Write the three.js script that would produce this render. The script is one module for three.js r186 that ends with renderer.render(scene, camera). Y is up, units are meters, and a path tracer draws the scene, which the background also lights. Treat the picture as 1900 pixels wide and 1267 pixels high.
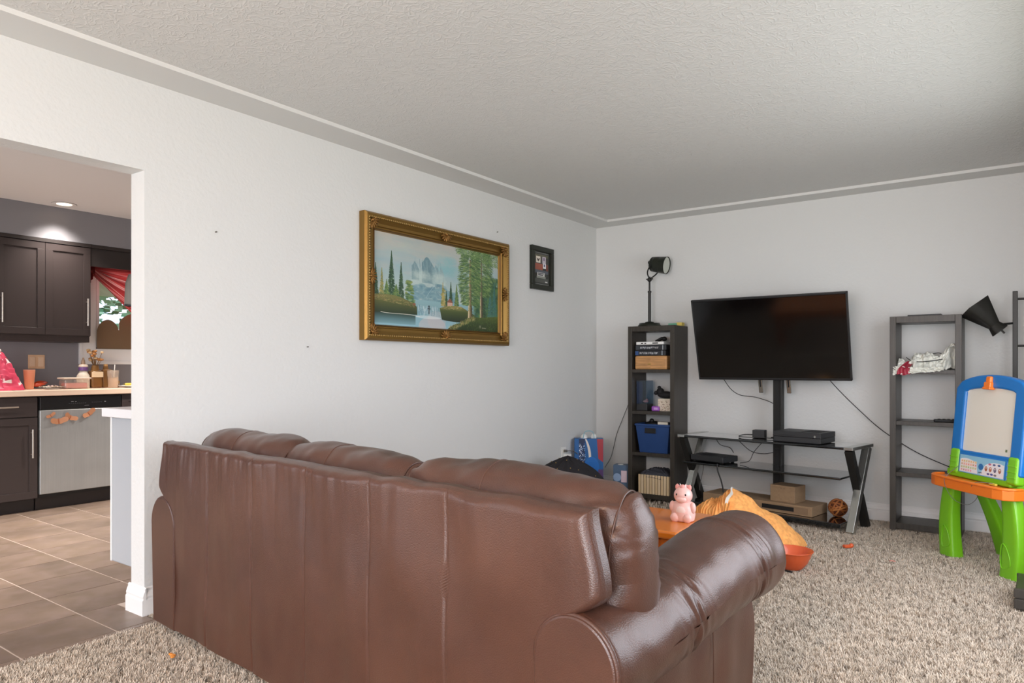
import * as THREE from 'three';
import { RoundedBoxGeometry } from 'three/addons/geometries/RoundedBoxGeometry.js';
import { mergeGeometries, mergeVertices } from 'three/addons/utils/BufferGeometryUtils.js';
import { RectAreaLightUniformsLib } from 'three/addons/lights/RectAreaLightUniformsLib.js';
import { createNoise2D, createNoise3D } from 'simplex-noise';

// ---------------------------------------------------------------- camera, sky, lights, exposure
RectAreaLightUniformsLib.init();
const scene = new THREE.Scene();
const renderer = new THREE.WebGLRenderer({ antialias: true });
renderer.toneMapping = THREE.LinearToneMapping;
renderer.toneMappingExposure = .96;
renderer.shadowMap.enabled = true;

const camera = new THREE.PerspectiveCamera(2 * Math.atan(633.5 / 1310) * 180 / Math.PI, 1900 / 1267, 0.05, 60);
camera.position.set(3.21, 1.115, 5.76);
camera.lookAt(3.21 - 0.587, 1.115, 5.76 - 0.8096);
camera.setViewOffset(1900, 1267, 0, -48.5, 1900, 1267);   // level camera, lens shifted so verticals stay upright
scene.add(camera);

scene.background = new THREE.Color().setRGB(1.5, 1.75, 2.1);

function windowLight(color, intensity, w, h, pos, look) {
  const l = new THREE.RectAreaLight(color, intensity, w, h);
  l.position.set(...pos); l.lookAt(...look); scene.add(l); return l;
}
windowLight(0xf8f9ff, 4.3, 2.1, 1.5, [3.70, 1.26, 2.55], [0, .05, 2.55]);           // living room window, right wall
windowLight(0xf8f9ff, 1.9, 2.7, 1.5, [3.70, 1.26, 6.25], [0, .6, 6.25]);           // second window of the right wall, beside the camera
windowLight(0xfbfaff, 12.0, 2.2, 1.9, [2.5, 1.1, 8.33], [2.5, 1.1, 0]);            // patio door behind the camera
windowLight(0xf6f8ff, 3.0, 0.85, 0.65, [-3.55, 1.66, 2.3], [0, 1.3, 2.3]);        // kitchen window
windowLight(0xfaf9ff, 4.0, 1.7, 1.8, [-1.9, 1.1, 7.33], [-1.9, 1.1, 0]);             // glazed kitchen door, left of the frame

// ---------------------------------------------------------------- helpers
let seed = 20240611;
const rnd = () => { seed = (seed * 1664525 + 1013904223) >>> 0; return seed / 4294967296; };
const rr = (a, b) => a + (b - a) * rnd();
const n2 = createNoise2D(rnd), n3 = createNoise3D(rnd);
const clamp = (x, a = 0, b = 1) => Math.min(b, Math.max(a, x));
const smooth = (a, b, x) => { const t = clamp((x - a) / (b - a)); return t * t * (3 - 2 * t); };
const lerp = (a, b, t) => a + (b - a) * t;
const V = (x, y, z) => new THREE.Vector3(x, y, z);

const taken = {};
function numbered(n) { const k = taken[n] = (taken[n] ?? -1) + 1; return k ? n + '_' + String(k).padStart(3, '0') : n; }

function prep(g) {
  g = g.index ? g.toNonIndexed() : g;
  if (!g.attributes.normal) g.computeVertexNormals();
  if (!g.attributes.uv) g.setAttribute('uv', new THREE.BufferAttribute(new Float32Array(g.attributes.position.count * 2), 2));
  for (const k of Object.keys(g.attributes)) if (!['position', 'normal', 'uv'].includes(k)) g.deleteAttribute(k);
  return g;
}
function metres(g) {             // uv in metres, from the axis each face mostly points along
  const p = g.attributes.position, n = g.attributes.normal, uv = g.attributes.uv;
  for (let i = 0; i < p.count; i += 3) {
    let a = 0, b = 0, c = 0;
    for (let k = 0; k < 3 && i + k < p.count; k++) { a += Math.abs(n.getX(i + k)); b += Math.abs(n.getY(i + k)); c += Math.abs(n.getZ(i + k)); }
    for (let k = 0; k < 3 && i + k < p.count; k++) {
      const x = p.getX(i + k), y = p.getY(i + k), z = p.getZ(i + k);
      if (a >= b && a >= c) uv.setXY(i + k, z, y); else if (b >= c) uv.setXY(i + k, x, z); else uv.setXY(i + k, x, y);
    }
  }
  return g;
}
function mesh(name, geo, material, parent, keepUv = false) {
  let g = Array.isArray(geo) ? mergeGeometries(geo.map(prep)) : prep(geo);
  if (!keepUv) metres(g);
  const m = new THREE.Mesh(g, material);
  m.castShadow = m.receiveShadow = true;
  if (parent) { m.name = name; parent.add(m); } else { m.name = numbered(name); scene.add(m); }
  return m;
}
function tag(o, label, category, group, kind) {
  o.userData.label = label; o.userData.category = category;
  if (group) o.userData.group = group; if (kind) o.userData.kind = kind;
  return o;
}
function thing(name, label, category, pos = [0, 0, 0], turn = 0, group) {
  const o = new THREE.Group(); o.name = numbered(name); scene.add(o);
  o.position.set(...pos); o.rotation.y = turn; tag(o, label, category, group); return o;
}
function struct(name, geo, material, parent) {
  const m = mesh(name, geo, material, parent); if (!parent) { m.name = name; m.userData.kind = 'structure'; } return m;
}
const bx = (w, h, d, x = 0, y = 0, z = 0, r = 0) => (r ? new RoundedBoxGeometry(w, h, d, 2, Math.min(r, w / 2.01, h / 2.01, d / 2.01)) : new THREE.BoxGeometry(w, h, d)).translate(x, y, z);
const bb = (x0, x1, y0, y1, z0, z1, r = 0) => bx(x1 - x0, y1 - y0, z1 - z0, (x0 + x1) / 2, (y0 + y1) / 2, (z0 + z1) / 2, r);   // box by its limits
const cyl = (r1, r2, h, x = 0, y = 0, z = 0, n = 24, open = false) => new THREE.CylinderGeometry(r1, r2, h, n, 1, open).translate(x, y, z);
const sph = (r, x = 0, y = 0, z = 0, sx = 1, sy = 1, sz = 1, n = 20) => new THREE.SphereGeometry(r, n, Math.ceil(n * .7)).scale(sx, sy, sz).translate(x, y, z);
const lathe = (pts, n = 32) => new THREE.LatheGeometry(pts.map(p => new THREE.Vector2(p[0], p[1])), n);
const tube = (pts, r, seg = 40, rad = 6, closed = false) => new THREE.TubeGeometry(new THREE.CatmullRomCurve3(pts.map(p => V(...p)), closed), seg, r, rad, closed);
function rod(a, b, r, n = 10) {                     // straight bar between two points
  const A = V(...a), B = V(...b), d = B.clone().sub(A), g = new THREE.CylinderGeometry(r, r, d.length(), n);
  g.applyQuaternion(new THREE.Quaternion().setFromUnitVectors(V(0, 1, 0), d.clone().normalize()));
  return g.translate(...A.add(B).multiplyScalar(.5).toArray());
}
function extrude(pts, depth, bevel = 0, holes = []) {
  const s = new THREE.Shape(pts.map(p => new THREE.Vector2(p[0], p[1])));
  for (const h of holes) s.holes.push(new THREE.Path(h.map(p => new THREE.Vector2(p[0], p[1]))));
  return new THREE.ExtrudeGeometry(s, { depth, bevelEnabled: bevel > 0, bevelSize: bevel, bevelThickness: bevel, bevelSegments: 2, curveSegments: 12 });
}
const onX = (g, x) => g.applyMatrix4(new THREE.Matrix4().makeBasis(V(0, 0, -1), V(0, 1, 0), V(1, 0, 0))).translate(x, 0, 0);   // shape (−z, y) stood up in the yz plane, thickness along +x
const rect = (a, b, c, d) => [[a, c], [b, c], [b, d], [a, d]];
function grid(nu, nv, f, closeU = false) {           // surface from f(u, v) -> [x, y, z]; indexed and smooth
  const pos = [], uv = [], idx = [];
  for (let j = 0; j <= nv; j++) for (let i = 0; i <= nu; i++) { pos.push(...f(i / nu, j / nv)); uv.push(i / nu, j / nv); }
  for (let j = 0; j < nv; j++) for (let i = 0; i < nu; i++) { const a = j * (nu + 1) + i, b = a + 1, c = a + nu + 1, d = c + 1; idx.push(a, b, d, a, d, c); }
  let g = new THREE.BufferGeometry();
  g.setAttribute('position', new THREE.Float32BufferAttribute(pos, 3)); g.setIndex(idx);
  if (closeU) g = mergeVertices(g, 1e-6); else g.setAttribute('uv', new THREE.Float32BufferAttribute(uv, 2));
  g.computeVertexNormals(); return g;
}

// ---------------------------------------------------------------- textures and materials
function pnoise(x, y, per, s) {                       // periodic value noise
  const h = (i, j) => { let k = (((i % per) + per) % per) * 374761393 + (((j % per) + per) % per) * 668265263 + s * 2147483; k = Math.imul(k ^ (k >>> 13), 1274126177); return ((k ^ (k >>> 16)) >>> 0) / 4294967296; };
  const i = Math.floor(x), j = Math.floor(y), u = x - i, v = y - j, a = u * u * (3 - 2 * u), b = v * v * (3 - 2 * v);
  return lerp(lerp(h(i, j), h(i + 1, j), a), lerp(h(i, j + 1), h(i + 1, j + 1), a), b);
}
const fbm = (u, v, per, oct, s) => { let r = 0, w = .5, t = 0; for (let o = 0; o < oct; o++) { r += w * pnoise(u * per, v * per, per, s + o); t += w; w *= .5; per *= 2; } return r / t; };
function tex(size, f, srgb, rep = 1) {
  const d = new Uint8Array(size * size * 4);
  for (let y = 0; y < size; y++) for (let x = 0; x < size; x++) { const c = f(x / size, y / size), o = (y * size + x) * 4; for (let k = 0; k < 3; k++) d[o + k] = clamp(c[k] ?? c[0]) * 255; d[o + 3] = 255; }
  const t = new THREE.DataTexture(d, size, size); t.wrapS = t.wrapT = THREE.RepeatWrapping; t.magFilter = THREE.LinearFilter; t.minFilter = THREE.LinearMipmapLinearFilter; t.generateMipmaps = true;
  if (srgb) t.colorSpace = THREE.SRGBColorSpace; t.repeat.set(rep, rep); t.needsUpdate = true; return t;
}
const grey = v => [v, v, v];
function canvas(w, h, draw) {
  const c = document.createElement('canvas'); c.width = w; c.height = h; draw(c.getContext('2d'), w, h);
  const t = new THREE.CanvasTexture(c); t.colorSpace = THREE.SRGBColorSpace; return t;
}
const std = (color, roughness = .6, metalness = 0, more = {}) => new THREE.MeshStandardMaterial({ color, roughness, metalness, ...more });
const phy = (color, roughness, more = {}) => new THREE.MeshPhysicalMaterial({ color, roughness, ...more });

const strokes = (() => {                              // trowelled ceiling texture, 1.2 m
  const S = 1024, a = new Float32Array(S * S).fill(.45);
  for (let k = 0; k < 6200; k++) {
    let x = rnd() * S, y = rnd() * S, t = rnd() * 6.28; const w = rr(1.2, 3.2), n = rr(10, 34), hgt = rr(.12, .5), bend = rr(-.08, .08);
    for (let i = 0; i < n; i++) {
      x += Math.cos(t) * 1.2; y += Math.sin(t) * 1.2; t += bend;
      for (let dy = -4; dy <= 4; dy++) for (let dx = -4; dx <= 4; dx++) { const q = Math.exp(-(dx * dx + dy * dy) / (w * w)), o = ((Math.round(y + dy) + S) % S + S) % S * S + ((Math.round(x + dx) + S) % S + S) % S; a[o] = Math.max(a[o], .45 + hgt * q); }
    }
  }
  return tex(S, (u, v) => grey(a[Math.floor(v * S) * S + Math.floor(u * S)] * .8 + .2 * fbm(u, v, 40, 2, 3)), false, 1 / 1.2);
})();
const peel = tex(512, (u, v) => grey(fbm(u, v, 60, 3, 11)), false, 1 / .8);
const leatherGrain = tex(512, (u, v) => { let m = 9, S = 46; const x = u * S, y = v * S, i0 = Math.floor(x), j0 = Math.floor(y); for (let j = -1; j <= 1; j++) for (let i = -1; i <= 1; i++) { const a = pnoise(i0 + i, j0 + j, S, 31), b = pnoise(i0 + i, j0 + j, S, 47), dx = i0 + i + a - x, dy = j0 + j + b - y; m = Math.min(m, dx * dx + dy * dy); } return grey(1 - .75 * Math.sqrt(m) + .12 * fbm(u, v, 16, 3, 5)); }, false, 1 / .16);
const leatherTone = tex(512, (u, v) => { const k = fbm(u, v, 5, 5, 61), s = fbm(u, v, 40, 3, 71); const a = .86 + .26 * k + .06 * (s - .5); return [.34 * a, .216 * a * (1 + .04 * (k - .5)), .166 * a]; }, true, 1 / 1.1);
const woodDark = tex(512, (u, v) => { const g = fbm(u * 1, v, 6, 2, 5) * .3 + pnoise(u * 160, v * 5, 160, 9) * .35 + pnoise(u * 60, v * 3, 60, 14) * .35, a = .75 + .5 * g; return [.215 * a, .195 * a, .168 * a]; }, true, 1 / .7);
const woodBox = tex(256, (u, v) => { const g = pnoise(u * 5, v * 70, 70, 9) * .6 + fbm(u, v, 8, 3, 14) * .4, a = .82 + .36 * g; return [.74 * a, .55 * a, .35 * a]; }, true, 1 / .4);
const brushed = tex(512, (u, v) => { const a = .95 + .05 * pnoise(u * 400, v * 2, 400, 5) + .05 * fbm(u, v, 6, 3, 8); return [.66 * a, .67 * a, .67 * a]; }, true, 1 / .6);
const tileTone = tex(512, (u, v) => { const k = fbm(u, v, 5, 5, 81), s = fbm(u, v, 24, 3, 19), a = .78 + .34 * k + .14 * (s - .5); return [.53 * a, .458 * a, .405 * a * (.95 + .1 * s)]; }, true, 1 / 1.3);
const cardTone = tex(128, (u, v) => { const a = .9 + .1 * fbm(u, v, 20, 3, 9); return [.63 * a, .52 * a, .40 * a]; }, true, 1 / .3);
const cord = tex(256, (u, v) => grey(.5 + .5 * Math.cos(u * 6.283 * 16)), false, 1 / .24);
const plushTone = tex(256, (u, v) => { const a = .85 + .3 * fbm(u, v, 24, 4, 23); return [1.0 * a, .70 * a, .40 * a]; }, true, 1 / .3);
const rugTone = tex(512, (u, v) => { const k = fbm(u, v, 60, 3, 7), a = .55 + .6 * k; return [.72 * a, .66 * a, .59 * a]; }, true, 1 / .8);

const M = {
  wall: std(0xdadbd9, .85, 0, { bumpMap: peel, bumpScale: .0012 }),
  ceiling: std(0xdcdcd9, .9, 0, { bumpMap: strokes, bumpScale: .0035 }),
  trimWhite: std(0xe9e9e8, .5), plaster: std(0xdcdcd9, .85),
  leather: phy(0xf0f0f0, .33, { map: leatherTone, bumpMap: leatherGrain, bumpScale: .0005, clearcoat: .25, clearcoatRoughness: .32 }),
  piping: phy(0x57392c, .4), 
  dark: std(0xffffff, .42, 0, { map: woodDark }),
  blackGloss: phy(0x0a0a0b, .06, { clearcoat: 1, clearcoatRoughness: .03 }),
  glassTop: phy(0x15181a, .05, { clearcoat: 1 }),
  black: std(0x161617, .5), blackSoft: std(0x1d1d1f, .75), blackMetal: std(0x2a2a28, .45, .3), charcoal: std(0x2d2e30, .5), greenBlack: std(0x24281f, .38, .3),
  screen: phy(0x050506, .12, { clearcoat: .6, clearcoatRoughness: .1 }),
  chrome: std(0xb9bab6, .25, .9), steel: std(0xffffff, .36, .55, { map: brushed }), nickel: std(0xc9c2b8, .3, .9),
  gold: std(0x8c6c35, .4, .7), goldDark: std(0x6b4a22, .5, .5), goldMid: std(0x8a6330, .42, .6), goldLight: std(0xb7965a, .35, .7),
  cable: std(0x2b2b2b, .6), cableGrey: std(0x6c6a66, .6), white: std(0xeeeeea, .5), cream: std(0xe4dccb, .6),
  cardboard: std(0xffffff, .85, 0, { map: cardTone }), cardDark: std(0x8b7157, .85), slatA: std(0xd9c3a0, .7), slatB: std(0xcdb48d, .7), woodBox: std(0xffffff, .55, 0, { map: woodBox }),
  pink: phy(0xf3c3bb, .35, { clearcoat: .4 }), pinkDeep: std(0xe79f98, .4),
  orangeTable: phy(0xd9791f, .3, { clearcoat: .5 }), orangeEdge: std(0xb86012, .5), bowl: phy(0xd85f33, .35, { clearcoat: .3 }),
  corduroy: std(0xffffff, .95, 0, { map: plushTone, bumpMap: cord, bumpScale: .004 }), plush: std(0xffffff, .95, 0, { map: plushTone }), plushPale: std(0xe9e0a0, .95), zip: std(0xe5e1da, .7),
  blue: phy(0x1573c0, .35, { clearcoat: .3 }), green: phy(0x78c11b, .38, { clearcoat: .3 }), orange: phy(0xf07c22, .38, { clearcoat: .3 }), board: phy(0xe9e3d6, .25, { clearcoat: .5 }),
  blueBin: std(0x1e4075, .5), cabinet: std(0x372f2e, .42), cabinetDark: std(0x2b2524, .5), counter: std(0xe6cdb6, .35), counterWhite: std(0xe9e9ea, .3), panelGrey: std(0xadb2b7, .45), kitchenWall: std(0x86858a, .8), kitchenCeil: std(0xe4e4e4, .85),
  tile: std(0xffffff, .38, 0, { map: tileTone }), grout: std(0xc4b5aa, .9), pane: phy(0xffffff, .02, { transmission: 1, thickness: 0, ior: 1.5 }), curtainDark: std(0x4c4a49, .9),
};

// ---------------------------------------------------------------- room shell
const H = 2.405, HC = 2.425, ZF = 8.4, XR = 3.75, OPEN0 = 4.156, OPEN1 = 6.3, OPENH = 2.005;
struct('wall_left', onX(extrude([[.12, 0], [.12, 2.6], [-ZF - .12, 2.6], [-ZF - .12, 0], [-OPEN1, 0], [-OPEN1, OPENH], [-OPEN0, OPENH], [-OPEN0, 0]], .12), -.12), M.wall);
struct('wall_back', bb(0, XR + .12, 0, 2.6, -.12, 0), M.wall);
struct('wall_right', onX(extrude(rect(-ZF, 0, 0, 2.6), .12, 0, [rect(-3.62, -1.48, .5, 2.02), rect(-7.62, -4.88, .5, 2.02)]), XR), M.wall);
struct('wall_front', extrude(rect(0, XR, 0, 2.6), .12, 0, [rect(1.38, 3.62, .12, 2.05)]).translate(0, 0, ZF), M.wall);
struct('ceiling', bb(-.06, XR + .06, HC, HC + .15, -.06, ZF + .06), M.ceiling);
struct('trim_1', [bb(0, .222, H, HC, 0, ZF), bb(.222, XR, H, HC, 0, .2), bb(XR - .222, XR, H, HC, .2, ZF), bb(.222, XR - .222, H, HC, ZF - .2, ZF)], M.plaster);
struct('floor', [bb(.13, XR + .1, -.2, -.016, -.1, ZF + .1), bb(0, .13, -.2, -.016, -.1, OPEN0), bb(0, .13, -.2, -.016, OPEN1, ZF + .1)], std(0xffffff, .95, 0, { map: rugTone }));

function baseProfile(h) { return [[0, 0], [.018, 0], [.018, h * .55], [.013, h * .6], [.015, h * .68], [.011, h * .8], [.006, h * .88], [.006, h * .96], [0, h]]; }
{ // baseboards: moulded profile swept along each wall
  const prof = baseProfile(.125);
  const alongZ = (x, z0, z1, s) => extrude(prof.map(([a, b]) => [a * s, b]), z1 - z0).translate(x, 0, z0);
  const alongX = (z, x0, x1, s) => { const g = extrude(prof.map(([a, b]) => [a * s, b]), x1 - x0); g.applyMatrix4(new THREE.Matrix4().makeBasis(V(0, 0, 1), V(0, 1, 0), V(-1, 0, 0))); return g.translate(x1, 0, z); };
  struct('baseboard_left', [alongZ(0, 0, OPEN0, 1), alongX(OPEN0, -.138, .018, 1), alongZ(-.12, OPEN0 - .085, OPEN0, -1)], M.trimWhite);
  struct('baseboard_back', alongX(0, .0, XR, 1), M.trimWhite);
  struct('baseboard_right', alongZ(XR, 0, ZF, -1), M.trimWhite);
}
function windowUnit(name, axis, at, a0, a1, y0, y1, mull, label) {       // framed glazing in a wall opening
  const w = new THREE.Group(); w.name = name; w.userData.kind = 'structure'; w.userData.label = label; scene.add(w);
  const B = (p0, p1, q0, q1, d0, d1) => axis === 'x' ? bb(at + d0, at + d1, q0, q1, p0, p1) : bb(p0, p1, q0, q1, at + d0, at + d1);
  const fr = [B(a0, a0 + .05, y0, y1, .03, .09), B(a1 - .05, a1, y0, y1, .03, .09), B(a0, a1, y0, y0 + .05, .03, .09), B(a0, a1, y1 - .05, y1, .03, .09)];
  mesh('window_frame', fr, M.trimWhite, w);
  const n = mull + 1, step = (a1 - a0 - .1) / n;
  for (let i = 1; i < n; i++) mesh('mullion', B(a0 + .05 + step * i - .02, a0 + .05 + step * i + .02, y0 + .05, y1 - .05, .035, .085), M.trimWhite, w);
  for (let i = 0; i < n; i++) mesh('pane', B(a0 + .05 + step * i, a0 + .05 + step * (i + 1), y0 + .05, y1 - .05, .058, .062), M.pane, w);
  return w;
}
windowUnit('window_1', 'x', XR, 1.48, 3.62, .5, 2.02, 1, 'wide living room window');
windowUnit('window_5', 'x', XR, 4.88, 7.62, .5, 2.02, 2, 'wide dining room window');
windowUnit('window_2', 'z', ZF, 1.38, 3.62, .12, 2.05, 1, 'patio door glazing behind the room');

// kitchen shell
const KX = -3.6, KH = 2.44, KZ0 = 1.3, KZ1 = 7.4;
struct('wall_kitchen_far', onX(extrude(rect(-KZ1, -KZ0, 0, 2.6), .12, 0, [rect(-2.79, -1.85, 1.30, 2.02)]), KX - .12), M.kitchenWall);
struct('wall_kitchen_end', bb(KX - .12, -.12, 0, 2.6, KZ0 - .12, KZ0), M.kitchenWall);
struct('wall_kitchen_near', extrude(rect(KX - .12, -.12, 0, 2.6), .12, 0, [rect(-2.75, -1.05, .1, 2.05)]).translate(0, 0, KZ1), M.kitchenWall);
windowUnit('window_4', 'z', KZ1, -2.75, -1.05, .1, 2.05, 1, 'glazed kitchen door at the end of the kitchen');
struct('ceiling_kitchen', bb(KX - .1, -.06, KH, KH + .15, KZ0 - .1, KZ1 + .1), M.kitchenCeil);
struct('trim_2', bb(KX, -3.25, 2.17, KH, KZ0, KZ1), M.kitchenWall);
{
  const f = new THREE.Group(); f.name = 'floor_kitchen'; f.userData.kind = 'structure'; f.userData.label = 'square brown ceramic tiles of the kitchen floor'; scene.add(f);
  mesh('subfloor', bb(KX - .05, 0, -.2, -.0022, KZ0 - .05, KZ1 + .05), M.grout, f);
  mesh('threshold', bb(0, .13, -.2, -.0022, OPEN0, OPEN1), M.grout, f);
  const P = .352, variants = [0, 1, 2, 3].map(k => { const m = M.tile.clone(); m.color.setScalar(.9 + .045 * k); return m; });
  for (let i = -7; i < 5; i++) for (let j = -6; j < 8; j++) {        // grid through the joint crossing at (-0.96, 3.97); tiles are cut where the floor ends
    const cx = -.96 + (i + .5) * P, cz = 3.97 + (j + .5) * P; let x0 = cx - P / 2, x1 = cx + P / 2, z0 = cz - P / 2, z1 = cz + P / 2;
    if (x1 > 0 && z0 < OPEN0) z0 = OPEN0; if (x1 > 0 && z1 > OPEN1) z1 = OPEN1; x1 = Math.min(x1, .13);
    if (x1 - x0 < .03 || z1 - z0 < .03) continue;
    const t = mesh('tile', new RoundedBoxGeometry(x1 - x0 - .006, .01, z1 - z0 - .006, 1, .0015), variants[Math.floor(rnd() * 4)], f);
    const uv = t.geometry.attributes.uv, ox = rnd() * 3, oz = rnd() * 3; for (let q = 0; q < uv.count; q++) uv.setXY(q, uv.getX(q) + ox, uv.getY(q) + oz);
    t.position.set((x0 + x1) / 2, -.005, (z0 + z1) / 2);
  }
}
{ // shag pile of the carpet
  const blades = []; 
  for (let k = 0; k < 7; k++) {
    const a = rnd() * 6.28, lean = rr(.004, .018), h = rr(.016, .03), w = rr(.0014, .0024), ox = rr(-.007, .007), oz = rr(-.007, .007), ca = Math.cos(a), sa = Math.sin(a), q = [];
    const pt = (t, side) => [ox + ca * lean * t * t - sa * w * side * (1 - .6 * t), -.018 + h * t * (1 - .12 * t), oz + sa * lean * t * t + ca * w * side * (1 - .6 * t)];
    const L = [0, .55, 1].map(t => [pt(t, -1), pt(t, 1)]);
    for (let i = 0; i < 2; i++) q.push(...L[i][0], ...L[i][1], ...L[i + 1][1], ...L[i][0], ...L[i + 1][1], ...L[i + 1][0]);
    const g = new THREE.BufferGeometry(); g.setAttribute('position', new THREE.Float32BufferAttribute(q, 3)); g.computeVertexNormals(); blades.push(prep(g));
  }
  const g = mergeGeometries(blades), spots = [];
  const area = (x0, x1, z0, z1, dens) => { const n = Math.round((x1 - x0) * (z1 - z0) * dens); for (let i = 0; i < n; i++) spots.push([rr(x0, x1), rr(z0, z1)]); };
  area(1.2, 3.72, .02, 2.3, 5200); area(2.2, 3.72, 2.3, 4.6, 7500); area(.135, 1.9, 4.16, 6.2, 7500); area(.02, .8, 3.6, 4.16, 6500); area(.02, 1.2, .02, 3.6, 900);
  const im = new THREE.InstancedMesh(g, std(0xffffff, .95, 0, { side: THREE.DoubleSide }), spots.length), o = new THREE.Object3D(), c = new THREE.Color();
  spots.forEach(([x, z], i) => {
    o.position.set(x, 0, z); o.rotation.set(0, rnd() * 6.28, 0); o.scale.set(1, rr(.75, 1.12), 1); o.updateMatrix(); im.setMatrixAt(i, o.matrix);
    const patch = .5 + .5 * n2(x * 1.7, z * 1.7) * .6 + .2 * n2(x * 6, z * 6); let k = .86 + .16 * patch + rr(-.12, .1); if (rnd() < .06) k *= .5;
    im.setColorAt(i, c.setRGB(.76 * k, .665 * k, .555 * k));
  });
  im.name = 'carpet_pile'; im.castShadow = im.receiveShadow = true; tag(im, 'thick beige shag carpet pile across the living room floor', 'carpet', null, 'stuff'); scene.add(im);
}

// ---------------------------------------------------------------- leather sofa (seen from behind)
{
  const so = thing('leather_sofa', 'brown leather three-seat sofa with rolled arms, back turned to the viewer', 'sofa', [.22, 0, 4.2], -5.5 * Math.PI / 180);
  const W = 2.22, T = .085, TOP = .80, seams = [.42, .768, 1.104, 1.44, 1.771];
  const edge = y => {                                   // how far the back reaches beyond its nominal side at height y: narrow below the arms, flared above
    const flare = y < .5 ? -.105 : lerp(-.105, .035, smooth(.5, .615, y)); return flare - (y > .62 ? .035 * smooth(.62, .8, y) : 0);
  };
  const nu = 520, nv = 110, r = .03;
  const edgeDist = (s, y) => Math.min(s + edge(y), W + edge(y) - s, TOP - y);
  const face = (u, v, back) => {
    const y = .03 + (TOP - .03) * (v < .8 ? v / .8 * .86 : .86 + (v - .8) / .2 * .14), L = -edge(y), R = W + edge(y);
    const uu = u < .04 ? u / .04 * .02 : u > .96 ? 1 - (1 - u) / .04 * .02 : .02 + (u - .04) / .92 * .96, s = lerp(L, R, uu);
    const d = edgeDist(s, y), round = d < r ? r - Math.sqrt(Math.max(0, r * r - (r - d) * (r - d))) : 0;
    let t = round;
    if (back) {
      const fade = smooth(0, .03, d); let groove = 0; for (const q of seams) groove += Math.exp(-(((s - q) / .0045) ** 2));
      const belly = Math.sin(Math.PI * clamp((s - .084) / .336 % 1)) ** .5;
      const gather = Math.exp(-(TOP - y) / .11) * (n2(s * 13, y * 1.8) * .75 + n2(s * 30 + 9, y * 3) * .25) * (.35 + .65 * smooth(2.0, .2, s));
      const sag = n2(s * 2.6, y * 2.2 + 7) * .006 + n2(s * 7 + 3, y * 2) * .0018;
      t += fade * (groove * .0055 - belly * .003 - gather * .0065 - sag + .004);
    } else t = T - t;
    const lift = TOP - y < .02 ? .004 * n2(s * 5, 3) : 0;
    return [s, y + lift, -t];
  };
  const bk = mesh('backrest', [grid(nu, nv, (u, v) => face(u, v, true)), grid(60, 40, (u, v) => face(1 - u, v, false)),
    grid(nu, 4, (u, v) => { const a = face(u, 1, true), b = face(u, 1, false); return [a[0], lerp(a[1], b[1], v), lerp(a[2], b[2], v)]; }),
    grid(4, nv, (u, v) => { const a = face(1, v, true), b = face(1, v, false); return [lerp(a[0], b[0], u), a[1], lerp(a[2], b[2], u)]; }),
    grid(4, nv, (u, v) => { const a = face(0, v, false), b = face(0, v, true); return [lerp(a[0], b[0], u), a[1], lerp(a[2], b[2], u)]; })], M.leather, so);
  for (const q of seams) { const pts = []; for (let k = 0; k <= 30; k++) { const y = .05 + .735 * k / 30; pts.push([q + .0045, y, -.0012 + .006 * n2(q * 2.6, y * 2.2 + 7) - .0045]); } mesh('stitching', tube(pts, .0011, 60, 5), M.piping, bk); }
  { const pts = []; for (let k = 0; k <= 60; k++) pts.push([lerp(.02, W - .02, k / 60), TOP - .012, -.0165]); mesh('piping', tube(pts, .0028, 120, 6), M.leather, bk); }

  // rolled arms: cross-section swept from rear to front, rising and swelling towards the front
  const arm = side => {
    const C = side > 0 ? W - .03 : .03, D = .95;
    const roll = (t, a) => {                            // a = 0..1 round the roll
      const k = t / D, rad = lerp(.118, .135, smooth(.1, .9, k)), cy = lerp(.452, .528, smooth(.12, .8, k)) , endR = Math.min(1, Math.sqrt(clamp(1 - ((t - .92) / .045) ** 2 * (t > .92 ? 1 : 0))) ) ;
      const front = t > D - .06 ? Math.sqrt(clamp(1 - ((t - (D - .06)) / .062) ** 2, .05)) : 1, rear = t < .012 ? .955 + .045 * t / .012 : 1, q = rad * lerp(1, front, .55) * rear;
      const th = a * 6.2832; let x = Math.cos(th) * q * 1.02, y = Math.sin(th) * q;
      const w1 = Math.exp(-(((t - .36) / .05) ** 2)), w2 = Math.exp(-(((t - .74) / .045) ** 2));
      const wr = (n2(t * 34 + Math.sin(th) * 1.5, th * .7 + side) * (w1 + w2) * .0055 + n2(t * 9, th * 1.1 + 5) * .002) * smooth(0, .06, t);
      const seam = -.0045 * Math.exp(-(((t - .36 - .015 * Math.sin(th)) / .005) ** 2)) - .0045 * Math.exp(-(((t - .74 + .02 * Math.sin(th)) / .005) ** 2)), e = 1 + (wr + seam) / q;
      return [C + side * x * e, cy + y * e, -t];
    };
    const body = [grid(72, 190, (u, v) => roll(.004 + v * (D - .004), side > 0 ? 1 - u : u)), grid(72, 6, (u, v) => { const p = roll(D, side > 0 ? 1 - u : u), f = 1 - v; return [C + (p[0] - C) * f, .528 + (p[1] - .528) * f, -D - .008 * (1 - f * f)]; })];
    const a = mesh('arm', body, M.leather, so);
    // flat rear panel of the arm: arched plate with welt
    const arch = []; for (let k = 0; k <= 24; k++) { const th = Math.PI * k / 24; arch.push([C + Math.cos(th) * .107, .45 + Math.sin(th) * .107]); }
    arch.push([C - .107 + (side > 0 ? 0 : .02), .03], [C + .107 - (side > 0 ? .02 : 0), .03]);
    mesh('arm_panel', extrude(arch, .014, .006).translate(0, 0, -.016), M.leather, so);
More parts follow.
